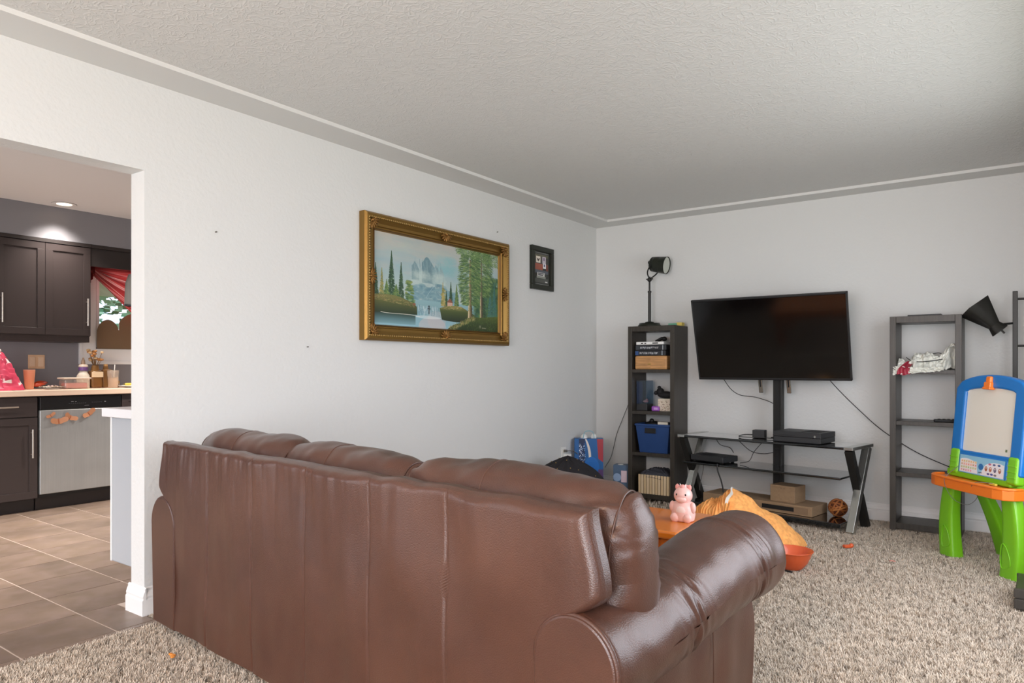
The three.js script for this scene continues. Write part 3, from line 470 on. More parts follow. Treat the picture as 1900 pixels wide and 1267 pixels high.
  mesh('knob', sph(.016, -.008, .555, -.02), M.blackMetal, o);
  mesh('cord', tube([[.47 + .13, 1.47, .05], [.45, 1.468, .03], [.437, 1.44, .022], [.42, 1.2, .02], [.38, 1.0, .015], [.36, .86, .014], [.28, .66, .014], [.22, .52, .013], [.16, .3, .016], [.1, .2, .02]].map(([x, y, z]) => [x - SX - .135, y - 1.465, z - SZ - .14]), .003, 120, 6), M.cableGrey, o);
  o = thing('notepad', 'small green and yellow sticky notes on top of the left shelf', 'notepad', A(.36, 1.465, .12)); mesh('green_pad', bx(.075, .022, .07, -.01, .011, 0, .002), std(0x6fb191, .7), o); mesh('yellow_pad', bx(.05, .028, .06, .045, .014, 0, .002), std(0xe6d06b, .7), o);
}
{ // right shelf
  const A = (x, y, z) => [RX + x, y, SZ + z];
  let o = thing('shopping_bag', 'crumpled white plastic bag with red print on the right shelf', 'plastic bag', A(.21, 1.10, .15));
  const surf = (u, v) => {                               // crumpled bag: a low heap rising to a twisted end
    const x = -.205 + .37 * u, a = v * Math.PI, rise = .08 + .05 * n2(u * 3, 2) + .15 * smooth(.7, .93, u) - .06 * smooth(0, .12, .12 - u) , hh = rise * (.7 + .3 * Math.sin(Math.PI * clamp(u * 1.1)));
    const q = .012 * n3(x * 22, v * 6, 1) + .006 * n3(x * 50, v * 14, 5), wz = .10 + .03 * n2(u * 5, 8) - .045 * smooth(.8, 1, u);
    return [x, Math.max(-.03 * (v < .12 ? 1 : 0), hh * Math.sin(a) + q) + .004, Math.cos(a) * wz + q];
  };
  mesh('body', grid(90, 50, surf), std(0xe6e7dd, .45, 0, { side: THREE.DoubleSide }), o);
  const lip = grid(50, 14, (u, v) => [-.19 + .30 * u, .02 - .055 * v * (1 - .55 * u) + .006 * n2(u * 9, v * 3), .13 + .012 * n2(u * 14, v * 4) + .01 * v]); mesh('overhang', lip, std(0xe6e7dd, .45, 0, { side: THREE.DoubleSide }), o);
  mesh('print', grid(30, 24, (u, v) => { const x = -.165 + .08 * u * (1 - .35 * v) + .05 * v * v, y = -.034 + .09 * v; return [x, y + .004 * Math.sin(u * 9), .148 - .075 * smooth(.4, 1, v) + .008 * Math.sin(u * 11 + v * 3)]; }), std(0xa62f42, .5, 0, { side: THREE.DoubleSide }), o);
  tag(mesh('loose_cable', tube([[RX + .09, 1.185, .2], [RX + .13, 1.16, .25], [RX + .19, 1.155, .27], [RX + .29, 1.168, .26], [RX + .33, 1.185, .2], [RX + .28, 1.215, .17], [RX + .22, 1.2, .17], [RX + .25, 1.195, .2], [RX + .32, 1.18, .22]], .0028, 90, 6), M.cable), 'thin black cable looped over the white plastic bag', 'cable');
  o = thing('tablet_case', 'flat black tablet lying on top of the right shelf', 'tablet', A(.20, 1.465, .14)); mesh('body', bx(.2, .012, .15, 0, .006, 0, .004), M.charcoal, o); mesh('camera_lens', cyl(.006, .006, .002, .08, .0125, -.05, 12), M.chrome, o);
  o = thing('remote_control', 'black remote control lying on the right shelf below the bag', 'remote control', A(.33, .75, .2), .25); mesh('body', bx(.15, .018, .045, 0, .009, 0, .006), M.black, o); mesh('buttons', [0, 1, 2, 3].map(k => bx(.014, .004, .024, -.045 + k * .028, .0195, 0, .001)), M.charcoal, o);
}

// ---------------------------------------------------------------- television and its stand
{
  const st = thing('tv_stand', 'black glass television stand with three shelves, crossed legs and central mast', 'tv stand', [.98, 0, .40], -10.1 * Math.PI / 180);
  const L = 1.31, D = .38;
  const slab = (y, x0, x1, t) => bb(x0, x1, y - t, y, -D, 0, .006);
  mesh('glass_shelf', slab(.58, .04, L - .04, .018), M.glassTop, st); mesh('glass_shelf', slab(.372, .03, L - .06, .016), M.glassTop, st); mesh('glass_shelf', slab(.062, .06, L - .06, .03), M.glassTop, st);
  mesh('end_rail', bb(-.02, .04, .56, .582, -D, 0, .003), M.chrome, st); mesh('end_rail', bb(L - .04, L + .02, .56, .582, -D, 0, .003), M.chrome, st);
  for (const x of [.012, L - .012]) for (const s of [1, -1]) {
    const a = s > 0 ? [-.035, -D + .045] : [-D + .045, -.035], A = V(0, 0, a[0]), B = V(0, .56, a[1]), d = B.clone().sub(A), g = bx(.05, d.length(), .05, 0, 0, 0, .003); g.rotateX(Math.atan2(d.z, d.y)); g.translate(x + (s > 0 ? .004 : -.004), .28, (a[0] + a[1]) / 2);
    mesh('leg', g, s > 0 ? M.chrome : M.blackMetal, st);
  }
  mesh('mast', bb(.63, .70, .05, 1.36, -D + .03, -D + .075, .004), M.blackMetal, st);
  mesh('mast_cover', [bb(.648, .682, .6, 1.2, -D + .076, -D + .08), bb(.648, .682, .1, .5, -D + .076, -D + .08)], M.black, st);
  mesh('clamp', bb(.62, .71, .345, .372, -D + .02, -D + .09, .003), M.black, st); mesh('clamp', bb(.62, .71, .55, .585, -D + .02, -D + .09, .003), M.black, st);

  const tv = thing('television', 'large black flat television tilted forward above the stand', 'television', [1.66, 1.3335, .36]); tv.rotation.x = 16.2 * Math.PI / 180;
  const w = 1.125, h = .645;
  mesh('bezel', [bx(w, .014, .03, 0, h / 2 - .007, 0, .003), bx(w, .018, .03, 0, -h / 2 + .009, 0, .003), bx(.012, h, .03, w / 2 - .006, 0, 0, .003), bx(.012, h, .03, -w / 2 + .006, 0, 0, .003)], M.black, tv);
  mesh('screen', bx(w - .022, h - .03, .008, 0, 0, .009, .001), M.screen, tv); mesh('housing', [bx(w - .02, h - .02, .02, 0, 0, -.01, .004), bx(.6, .34, .05, 0, -.06, -.035, .02)], M.blackSoft, tv);
  for (const x of [-.105, .105]) { const b = mesh('mount_rail', bx(.032, .52, .018, x, -.19, -.068, .004), M.chrome, tv); mesh('slot', bx(.01, .4, .003, x, -.2, -.0585), M.black, b); }
  mesh('mount_plate', bx(.3, .12, .02, 0, 0, -.085, .004), M.black, tv);

  const ca = 10.1 * Math.PI / 180, P = (x, y, z) => [.98 + x * Math.cos(ca) - z * Math.sin(ca), y, .40 + x * Math.sin(ca) + z * Math.cos(ca)];
  const at = (n, l, c, x, y, z, turn = 0) => thing(n, l, c, P(x, y, z), -ca + turn);
  let o = at('game_console', 'large black games console on the stand top right of the mast', 'game console', .93, .582, -.17, 0);
  mesh('body', [bx(.34, .036, .25, 0, .02, 0, .003), bx(.342, .038, .252, 0, .058, 0, .003)], M.charcoal, o); mesh('disc_slot', bx(.12, .003, .002, -.07, .05, .1265), M.black, o); mesh('power_badge', cyl(.008, .008, .003, 0, 0, 0, 16).rotateX(Math.PI / 2).translate(.13, .05, .1265), M.chrome, o); mesh('feet', [bx(.3, .006, .2, 0, .0, 0)], M.black, o); mesh('vent', Array.from({ length: 12 }, (_, k) => bx(.004, .002, .2, .02 + k * .011, .0775, 0)), M.black, o);
  o = at('power_brick', 'small black power brick with coiled cord left of the mast', 'power brick', .575, .582, -.2, .2); mesh('body', bx(.09, .06, .07, 0, .03, 0, .004), M.charcoal, o); mesh('cord', tube([[-.045, .02, 0], [-.1, .02, .02], [-.15, .008, .0], [-.13, .006, .06], [-.03, .006, .07], [.06, .006, .06], [.12, .008, .03], [.1, .03, -.01], [.14, .05, -.03]], .0035, 70), M.cable, o);
  o = at('media_box', 'flat black media player on the middle glass shelf', 'media player', .22, .373, -.15, -.1); mesh('body', bx(.30, .045, .2, 0, .03, 0, .006), M.charcoal, o); for (const [x, z] of [[.12, .07], [-.12, .07], [.12, -.07], [-.12, -.07]]) mesh('foot', bx(.02, .01, .02, x, .005, z), M.black, o); mesh('top_dome', sph(.07, -.06, .05, 0, 1.4, .16, 1), M.charcoal, o);
  o = at('cardboard_box', 'flat brown cardboard box lying on the lowest glass shelf', 'cardboard box', .60, .063, -.2, .0); mesh('body', bx(.86, .07, .26, 0, .035, 0, .003), M.cardboard, o); mesh('flap', bx(.2, .045, .003, .30, .035, .131), M.cardDark, o); mesh('opening', bx(.24, .03, .003, .18, .036, .1315), M.black, o);
  o = at('carton', 'small brown carton standing on the flat cardboard box', 'cardboard box', .80, .134, -.19, -.05); mesh('body', bx(.19, .12, .16, 0, .06, 0, .003), M.cardboard, o); mesh('tab', [bx(.012, .008, .002, -.01, .1, .0805), bx(.012, .008, .002, .012, .1, .0805)], M.cardDark, o); mesh('lid_seam', bx(.19, .001, .002, 0, .105, .0805), M.cardDark, o);
  o = at('wicker_ball', 'round woven brown ball on the lowest glass shelf', 'wicker ball', 1.14, .063, -.24); mesh('core', sph(.058, 0, .062, 0), std(0x5b2f18, .8), o);
  for (let k = 0; k < 11; k++) { const t = new THREE.TorusGeometry(.059, .006, 6, 30).rotateX(rr(0, 3.1)).rotateY(rr(0, 3.1)).translate(0, .062, 0); mesh('cane', t, k % 3 ? std(0x9a5a2c, .7) : std(0xb9783d, .7), o); }
  // cables
  const cab = (l, pts, r = .0032, m = M.cable) => tag(mesh('cable', tube(pts, r, 90, 6), m), l, 'cable');
  cab('black cable drooping from the left underside of the television to the mast', [[1.27, 1.03, .22], [1.32, .94, .17], [1.38, .9, .16], [1.5, .885, .165], [1.6, .86, .18], [1.655, .84, .2]]);
  cab('black cable from the television right side hanging along the wall past the shelf', [[2.06, 1.03, .24], [2.12, .93, .12], [2.24, .79, .05], [2.36, .67, .016], [2.5, .57, .012], [2.62, .5, .012], [2.86, .40, .012], [2.93, .38, .03]]);
  cab('thin cable hanging from the stand top down to the media player', [P(.2, .56, -.2), P(.22, .5, -.24), P(.3, .48, -.25), P(.36, .45, -.2)].map(p => p), .0028);
  cab('cable looping below the stand top towards the mast', [P(.42, .56, -.15), P(.5, .47, -.22), P(.58, .455, -.26), P(.65, .47, -.28)], .0028);
  cab('cable rising from the middle shelf to the power brick', [P(.44, .38, -.15), P(.5, .40, -.18), P(.53, .47, -.2), P(.6, .56, -.22)], .0028);
  cab('grey plug lead hanging below the media player', [P(.16, .36, -.09), P(.14, .3, -.12), P(.1, .18, -.14), P(.09, .13, -.15)], .003, M.cableGrey);
  cab('black cable end hanging under the middle glass shelf', [P(.34, .38, .012), P(.345, .33, .014), P(.37, .26, .01), P(.38, .2, 0), P(.385, .165, 0)], .0055);
}

// ---------------------------------------------------------------- toy easel
{
  // local x along the board to its right, local z out of its front
  const e = thing('toy_easel', 'blue, orange and green plastic toy easel with a white drawing board', 'toy easel', [2.87, 0, .80], -50 * Math.PI / 180);
  const lean = g => g.rotateX(-.1).translate(.035, .53, .0);
  const bw = .49, arc = (x0, x1, y0, y1, rise, rc) => { const p = [[x0 + rc, y0], [x1 - rc, y0], [x1, y0 + rc]]; for (let k = 0; k <= 16; k++) { const t = k / 16, x = lerp(x1, x0, t), q = Math.sin(Math.PI * t); p.push([x, y1 + rise * Math.min(1, q ** .45)]); } p.push([x0, y0 + rc]); return p; };
  mesh('board_frame', lean(extrude(arc(-.01, bw + .01, 0, .46, .075, .02), .03, .01, [arc(.05, bw - .05, .095, .45, .03, .012).reverse()])), M.blue, e);
  mesh('drawing_board', lean(extrude(arc(.045, bw - .045, .09, .45, .034, .015), .012).translate(0, 0, .012)), M.board, e);
  mesh('board_edge', lean(extrude(arc(.047, bw - .047, .093, .449, .032, .012), .006, 0, [arc(.057, bw - .057, .103, .441, .03, .01).reverse()]).translate(0, 0, .022)), M.white, e);
  const clip = mesh('clip', lean([bx(.05, .035, .03, 0, 0, 0, .006), bx(.038, .04, .026, 0, .03, -.002, .01), bx(.056, .014, .034, 0, -.018, .002, .004)].map(prep).reduce((a, b) => mergeGeometries([a, b])).translate(bw / 2, .485, .045)), M.orange, e);
  mesh('ink_mark', lean(bx(.012, .014, .001, bw - .1, .135, .0262)), std(0x6f7a58, .8), e);
  // keypad panel under the board
  const pad = canvas(512, 160, (c) => {
    c.fillStyle = '#8fc3dd'; c.fillRect(0, 0, 512, 160); c.fillStyle = '#e8e6ea'; c.beginPath(); c.moveTo(8, 40); c.quadraticCurveTo(80, 10, 200, 56); c.lineTo(220, 152); c.lineTo(8, 152); c.fill(); c.beginPath(); c.moveTo(300, 60); c.quadraticCurveTo(400, 10, 504, 40); c.lineTo(504, 152); c.lineTo(250, 152); c.fill();
    const abc = 'ABCDEFGHIJKLMNOPQRSTUVWXYZ'; c.font = 'bold 17px sans-serif'; c.textAlign = 'center'; const cols = ['#d0563c', '#c79a3c', '#5f8a4a', '#a8536b', '#c8703c'];
    for (let i = 0; i < 26; i++) { const r = Math.floor(i / 7), q = i % 7, x = 30 + q * 27, y = 62 + r * 27; c.fillStyle = ['#f0d9b0', '#f3c7b8', '#cfe0b8', '#eac2cf'][r]; c.fillRect(x - 11, y - 17, 22, 21); c.fillStyle = cols[i % 5]; c.fillText(abc[i], x, y); }
    c.fillStyle = '#2f6fae'; c.beginPath(); c.arc(252, 84, 28, 0, 7); c.fill(); c.fillStyle = '#5c5b66'; c.fillRect(228, 132, 44, 7);
    for (const [x, col] of [[312, '#a5654a'], [360, '#b56d50'], [410, '#6f6a86'], [462, '#a46a58']]) { c.fillStyle = col; c.beginPath(); c.ellipse(x, 92, 15, 22, 0, 0, 7); c.fill(); c.fillStyle = '#e9d5c2'; c.beginPath(); c.arc(x, 84, 7, 0, 7); c.fill(); }
    for (const [x, y, col] of [[350, 48, '#c76f8c'], [398, 48, '#55608f'], [450, 46, '#3e5f92'], [340, 134, '#5c5590'], [378, 134, '#4a559c'], [416, 136, '#7c7a7a']]) { c.fillStyle = col; c.beginPath(); c.ellipse(x, y, 16, 9, 0, 0, 7); c.fill(); }
  });
  mesh('keypad_surround', lean(bx(bw - .12, .115, .03, bw / 2, .03, .03, .012)), M.blue, e);
  mesh('keypad', lean(new THREE.PlaneGeometry(bw - .15, .1).translate(bw / 2, .03, .0462)), std(0xffffff, .4, 0, { map: pad }), e, true);
  for (const s of [0, 1]) mesh('hinge_block', lean([bx(.075, .15, .06, s ? bw - .025 : .025, .035, .02, .018), ...[0, 1, 2].map(k => bx(.06, .006, .064, s ? bw - .025 : .025, .0 + k * .03, .021, .002))].map(prep).reduce((a, b) => mergeGeometries([a, b]))), M.green, e);
  mesh('lower_rail', bx(bw, .045, .05, bw / 2, .50, .02, .012), M.green, e);
  // tray
  const tr = []; for (const [x, z, q] of [[.0, 0, 0], [bw, 0, 1]]) tr.push([x, z]);
  const trayPts = [[-.055, .02], [-.055, .07], [-.03, .11], [.02, .125], [bw - .02, .125], [bw + .03, .11], [bw + .055, .07], [bw + .055, .02]];
  mesh('tray', [extrude(trayPts.map(([x, z]) => [x, -z]), .045, .006).rotateX(-Math.PI / 2).translate(0, .425, -.0)], M.orange, e);
  mesh('tray_lip', tube([...trayPts.map(([x, z]) => [x, .478, z])], .008, 60, 8), M.orange, e);
  mesh('chalk', bx(.05, .012, .016, bw - .1, .483, .06, .004), std(0xd5c24a, .6), e);
  mesh('pen_cord', tube([[.16, .55, .09], [.12, .5, .12], [.11, .47, .137], [.13, .4, .13], [.19, .355, .12], [.26, .35, .1], [.3, .4, .08], [.32, .46, .13], [.36, .49, .13], [.40, .49, .07]], .0016, 90, 6), M.cableGrey, e);
  // legs: flared, curved plastic
  const leg = (x, z, dx, dz, w0, w1, d) => {
    const g = grid(28, 30, (u, v) => { const a = u * 6.2832, y = .47 * (1 - v), k = Math.sin(v * 1.5708), ww = lerp(w0, w1, k) / 2, q = (c, e_) => Math.sign(c) * Math.abs(c) ** e_, bow = Math.sin(v * Math.PI) * .025; return [x + dx * v - bow * Math.sign(dx || 1) * -1 + q(Math.cos(a), .45) * ww, y, z + dz * v + q(Math.sin(a), .45) * d / 2 * lerp(.8, 1.1, v)]; });
    const top = cyl(.01, .01, .001); const l = mesh('leg', [g, bx(w1 * .9, .004, d * .95, x + dx, .002, z + dz, .001)], M.green, e);
    const pl = []; for (const [y0, y1, f] of [[.05, .18, .5], [.24, .29, .5], [.31, .36, .45]]) { const v0 = 1 - y0 / .47, cx = x + dx * v0; pl.push([y0, y1, f, cx]); }
    if (z > .0) { const [y0, y1] = pl[0]; const cx = x + dx * .8; mesh('recess', tube([[cx - .028, y0, z + dz + d * .53], [cx - .02, y1, z + dz * .7 + d * .535], [cx + .008, y1 - .02, z + dz * .8 + d * .535], [cx + .03, y0 + .02, z + dz + d * .53]], .003, 40, 6, true), M.green, l); }
    return l;
  };
  leg(.03, .02, -.02, .0, .09, .125, .075); leg(bw - .03, .02, .02, .0, .09, .125, .075); leg(.05, -.1, .0, -.2, .08, .11, .07); leg(bw - .05, -.1, .0, -.2, .08, .11, .07);
  mesh('rear_rail', bx(bw - .02, .06, .17, bw / 2, .465, -.06, .02), M.green, e);
}

// ---------------------------------------------------------------- ladder-shaped floor lamp at the right edge
{
  const l = thing('ladder_lamp', 'black metal ladder-shaped floor lamp with cone shades behind the easel', 'floor lamp', [3.165, 0, .2]);
  mesh('post', bb(-.014, .014, .03, 1.605, -.014, .014, .003), M.blackMetal, l); mesh('post', bb(.32, .348, .03, 1.605, -.014, .014, .003), M.blackMetal, l);
  for (const y of [1.555, 1.255, .95, .65, .35]) mesh('rung', rod([0, y, 0], [.334, y, 0], .007), M.blackMetal, l);
  mesh('base_plate', bb(-.09, .42, .0, .028, -.12, .14, .006), M.black, l);
  const cone = (len, r0, r1) => { const g = new THREE.CylinderGeometry(r1, r0, len, 4, 1, true).rotateY(Math.PI / 4); return g; };
  const shade = (x, y, z, rz, ry, m) => {
    const q = [cone(.17, .038, .105).translate(0, .1, 0), cone(.05, .055, .038).translate(0, -.008, 0), new THREE.CylinderGeometry(.052, .052, .004, 4).rotateY(Math.PI / 4).translate(0, -.033, 0), cyl(.006, .006, .03, .01, -.045, 0, 8)].map(prep);
    const sh = mesh('shade', mergeGeometries(q).rotateY(ry).rotateZ(rz).translate(x, y, z), std(0x2e2d29, .5, .1, { side: THREE.DoubleSide }), l); return sh;
  };
  shade(-.1, 1.375, .06, .70, .5); mesh('arm', rod([-.075, 1.392, .05], [0, 1.402, 0], .007), M.blackMetal, l);
  shade(.12, 1.19, .06, -.3, .2); mesh('arm', rod([.12, 1.20, .05], [.12, 1.255, 0], .006), M.blackMetal, l);
  shade(.17, 1.66, .06, -.6, .2); mesh('arm', rod([.17, 1.64, .05], [.17, 1.555, 0], .006), M.blackMetal, l);
  const c = thing('crate', 'dark wooden crate with a book on it at the right edge of the carpet', 'crate', [3.362, 0, 1.62], -.03);
  mesh('body', bx(.36, .1, .3, 0, .05, 0, .004), M.dark, c); for (const z of [-.155, .155]) mesh('slat', [bx(.37, .045, .012, 0, .03, z, .002), bx(.37, .04, .012, 0, .078, z, .002)], M.dark, c);
  const b = thing('book', 'thin book lying on the dark crate at the right edge', 'book', [3.36, .1, 1.62], .1); mesh('cover', [bx(.26, .003, .19, 0, .0015, 0), bx(.26, .003, .19, 0, .0195, 0), bx(.003, .02, .19, -.13, .0105, 0)], std(0x6b78a8, .5), b); mesh('pages', bx(.25, .015, .18, .002, .0105, 0), M.cream, b);
}

// ---------------------------------------------------------------- things on the living room floor
{
  let o = thing('coffee_table', 'orange stained low table in front of the sofa', 'table', [1.53, 0, 2.72]);
  mesh('table_top', new RoundedBoxGeometry(1.0, .035, .46, 3, .012).translate(0, .402, 0), M.orangeTable, o); mesh('apron', [bb(-.45, .45, .33, .385, -.2, -.18), bb(-.45, .45, .33, .385, .18, .2), bb(-.45, -.43, .33, .385, -.18, .18), bb(.43, .45, .33, .385, -.18, .18)], M.orangeEdge, o);
  for (const [x, z] of [[-.44, -.19], [.44, -.19], [-.44, .19], [.44, .19]]) mesh('leg', bb(x - .025, x + .025, 0, .385, z - .02, z + .02, .005), M.orangeEdge, o);
  o = thing('toy_figure', 'pink chubby animal figure with little horns standing on the orange table', 'toy', [1.955, .42, 2.70], .1);
  mesh('body', lathe([[0, 0], [.047, 0], [.05, .006], [.054, .03], [.05, .06], [.041, .085], [.0, .09]], 28).scale(1, 1, .9), M.pink, o);
  mesh('head', [sph(.041, 0, .115, .003, 1.02, .98, 1), sph(.02, 0, .1, .034, 1.2, .8, .7)], M.pink, o);
  for (const s of [-1, 1]) { mesh('arm', sph(.018, s * .047, .062, .012, .75, 1.45, .8), M.pink, o); mesh('foot', sph(.021, s * .028, .018, .038, 1, 1.05, .7), M.pink, o); mesh('ear', sph(.012, s * .028, .150, 0, .8, 1.2, .6), M.pinkDeep, o); mesh('horn', new THREE.ConeGeometry(.0055, .02, 8).rotateZ(-s * .2).translate(s * .012, .16, .006), M.white, o); mesh('eye', sph(.0042, s * .02, .122, .037, 1, 1.2, .6, 10), M.black, o); }
  mesh('mane', [sph(.013, 0, .152, .01), sph(.011, -.012, .15, -.008), sph(.012, .008, .15, -.012)], M.pinkDeep, o); mesh('belly', sph(.03, 0, .045, .032, 1, 1.1, .5), std(0xf7dcd6, .4), o); mesh('tail', sph(.014, .02, .03, -.05, 1, 1, 1.3), M.pinkDeep, o);

  // folded plush cushion: ribbed left half, smooth right half with pale underside
  o = thing('floor_cushion', 'large folded orange plush cushion with ribbed half lying before the stand', 'cushion', [1.77, 0, 1.32], .12);
  const heap = (u, v, x0, x1, h0, h1, w, ny, top) => { const x = lerp(x0, x1, u), a = v * Math.PI, hh = lerp(h0, h1, u) * (1 + .08 * n2(u * 3 + ny, 1)); const c = Math.cos(a), s = Math.sin(a); return [x + .015 * n2(v * 4, u * 3 + ny), Math.max(.0, hh * Math.abs(s) ** .7 * top(u) + .008 * n3(u * 5, v * 5, ny)), c * w * (1 + .1 * n2(u * 4, ny)) + .01 * n2(u * 7, v * 5)]; };
  const cap = (f, nv) => { const g = []; for (const u of [0, 1]) g.push(grid(1, nv, (q, v) => { const p = f(u, v), m = f(u, 0), k = f(u, 1), t = v; const bx_ = lerp(m[0], k[0], t), bz = lerp(m[2], k[2], t); return u ? [lerp(p[0], bx_, q), lerp(p[1], 0, q), lerp(p[2], bz, q)] : [lerp(bx_, p[0], q), lerp(0, p[1], q), lerp(bz, p[2], q)]; })); return g; };
  const f1 = (u, v) => { const p = heap(u, v, -.40, -.05, .2, .34, .24, 3, q => .82 + .18 * smooth(.2, .9, q)), k = .006 * Math.cos(u * 6.2832 * 20) * Math.sin(v * Math.PI); return [p[0], p[1] + (p[1] > .01 ? k * .7 : 0), p[2] + k * Math.cos(v * Math.PI)]; }, f2 = (u, v) => heap(u, v, -.06, .36, .345, .13, .2, 9, q => (1 - .12 * q * q) * Math.sqrt(clamp(1.02 - q ** 7)));
  const rib = mesh('ribbed_half', [grid(240, 40, f1), ...cap(f1, 40)], M.corduroy, o); { const uv = rib.geometry.attributes.uv, p = rib.geometry.attributes.position; for (let i = 0; i < uv.count; i++) uv.setXY(i, p.getX(i) * 1.0, p.getY(i) + p.getZ(i)); }
  mesh('smooth_half', [grid(60, 40, f2), ...cap(f2, 40)], M.plush, o);
  mesh('zipper', grid(2, 30, (u, v) => { const p = f2(.015, .02 + v * .62), q = f2(.05, .02 + v * .62); return [lerp(p[0], q[0], u) , lerp(p[1], q[1], u) + .007, lerp(p[2], q[2], u) + .004]; }), std(0xe9e5dd, .6, 0, { side: THREE.DoubleSide }), o);
  mesh('lining', grid(20, 8, (u, v) => { const x = .14 + .225 * u; return [x, .004 + .045 * v * (1 - .3 * u), .215 - .09 * u * u + .02 * Math.sin(v * 3.14)]; }), std(0xe8dd9c, .95, 0, { side: THREE.DoubleSide }), o);

  o = thing('plastic_bowl', 'orange plastic bowl on the carpet beside the sofa arm', 'bowl', [2.165, .004, 1.68]); mesh('body', lathe([[0, .004], [.055, 0], [.06, .004], [.085, .035], [.103, .075], [.112, .098], [.116, .1], [.112, .101], [.099, .076], [.08, .038], [.055, .009], [0, .008]], 40), M.bowl, o); mesh('rim', new THREE.TorusGeometry(.114, .0025, 6, 48).rotateX(Math.PI / 2).translate(0, .1, 0), M.bowl, o);
  const bit = (n, l, c, x, z, geo, m) => { const g = mesh(n, geo, m); g.position.set(x, .008, z); tag(g, l, c); return g; };
  bit('toy_piece', 'small orange plastic toy piece alone on the carpet before the stand', 'toy', 2.33, 1.03, [bx(.05, .018, .03, 0, .008, 0, .006).rotateY(.8), sph(.014, .02, .012, -.015)], M.bowl);
  bit('plastic_scrap', 'orange plastic scrap on the carpet against the sofa arm', 'scrap', 2.035, 1.74, [bx(.06, .006, .05, 0, .004, 0, .003).rotateY(.4), bx(.03, .01, .02, .01, .008, 0, .004)], M.bowl);
  bit('marker_pen', 'thin black pen lying on the carpet below the bowl', 'pen', 2.14, 1.78, [rod([-.05, .006, -.01], [.03, .006, .01], .004), rod([.03, .006, .01], [.06, .006, .018], .0045)], M.black);
  bit('paper_scrap', 'tiny pink scrap on the carpet left of the easel', 'scrap', 2.60, 1.23, [bx(.025, .004, .012, 0, .006, 0, .001).rotateY(.5), bx(.012, .004, .012, .015, .007, .01, .001)], std(0xd99a8a, .8));
  bit('crumb', 'orange crumb on the carpet behind the sofa near the doorway', 'crumb', .56, 4.33, [bx(.035, .008, .012, 0, .004, 0, .003), bx(.015, .008, .012, .02, .004, .01, .003)], std(0xd98a3a, .8));

  // corner: bean bag, gift bag, small carton, outlet
  o = thing('bean_bag', 'black sparkling bean bag showing above the sofa cushions', 'bean bag', [.36, 0, 1.1]);
  mesh('body', grid(60, 30, (u, v) => { const a = u * 6.2832, r = .33 * Math.sin(v * Math.PI * .62 + .0) ** .8 * (1 + .05 * n2(Math.cos(a) * 2, Math.sin(a) * 2 + v)); return [Math.cos(a) * r, .43 * (1 - v) ** .75 + .012 * n2(Math.cos(a) * 3 + v, Math.sin(a) * 3), Math.sin(a) * r]; }), std(0x1f1d22, .8, 0, { side: THREE.DoubleSide }), o);
  const sq = []; for (let k = 0; k < 60; k++) { const v = rr(.08, .7), a = rnd() * 6.28, r = .335 * Math.sin(v * Math.PI * .62) ** .8; sq.push(sph(.0045, Math.cos(a) * r, .433 * (1 - v) ** .75 + .006, Math.sin(a) * r, 1, 1, 1, 6)); } const se = mesh('sequins', sq, M.goldLight, o); se.userData.kind = 'stuff';
  o = thing('gift_bag', 'blue and red printed paper gift bag standing in the room corner', 'gift bag', [.135, 0, .38], .55);
  const pr = canvas(192, 320, (c) => { c.fillStyle = '#1f5f9e'; c.fillRect(0, 0, 192, 320); c.fillStyle = '#1f2f52'; c.fillRect(30, 0, 40, 130); for (let k = 0; k < 90; k++) { c.fillStyle = ['#e8eef4', '#7fa3cf', '#20356b'][k % 3]; c.fillRect(30 + rnd() * 38, 20 + rnd() * 110, 3 + rnd() * 4, 3 + rnd() * 6); } c.fillStyle = '#e6dcd2'; c.beginPath(); c.moveTo(80, 0); c.quadraticCurveTo(120, 60, 110, 130); c.lineTo(96, 128); c.quadraticCurveTo(98, 60, 70, 0); c.fill(); c.fillStyle = '#a8353f'; c.beginPath(); c.moveTo(150, 0); c.lineTo(192, 0); c.lineTo(192, 130); c.lineTo(160, 110); c.fill(); c.fillStyle = '#d8cfcf'; c.fillRect(30, 135, 40, 100); c.fillStyle = '#1d6cbd'; c.beginPath(); c.ellipse(115, 160, 52, 60, 0, 0, 7); c.fill(); c.fillStyle = '#b73248'; c.fillRect(50, 215, 142, 105); for (let k = 0; k < 80; k++) { c.fillStyle = ['#d9697a', '#8f2438', '#c94b5f'][k % 3]; c.fillRect(50 + rnd() * 138, 218 + rnd() * 98, 5, 10); } c.fillStyle = '#5a3f72'; c.fillRect(160, 170, 32, 50); });
  mesh('body', bx(.25, .50, .1, 0, .25, 0, .004), std(0x245f9c, .45), o); mesh('print', new THREE.PlaneGeometry(.246, .495).translate(0, .25, .0506), std(0xffffff, .35, 0, { map: pr }), o, true); mesh('handle', [tube([[-.05, .5, .04], [-.03, .56, .04], [.03, .56, .04], [.05, .5, .04]], .003, 20)], std(0x6fb2c4, .6), o); mesh('tissue', [bx(.05, .05, .05, .07, .51, 0, .02).rotateZ(.05), sph(.03, -.04, .505, 0)], M.white, o);
  o = thing('toy_carton', 'small blue-grey carton with pale panel between gift bag and shelf', 'box', [.385, 0, .235], .25); mesh('body', bx(.13, .275, .12, 0, .1375, 0, .003), std(0x4f6680, .5), o); mesh('label_panel', [bx(.05, .1, .002, .03, .18, .0605)], std(0xd8c3cc, .5), o); mesh('seal', cyl(.024, .024, .003, -.01, .276, .01, 20), M.white, o); mesh('picture', [cyl(.035, .035, .002, 0, 0, 0, 20).rotateX(Math.PI / 2).translate(-.03, .17, .0608)], std(0x8fa8c9, .5), o);
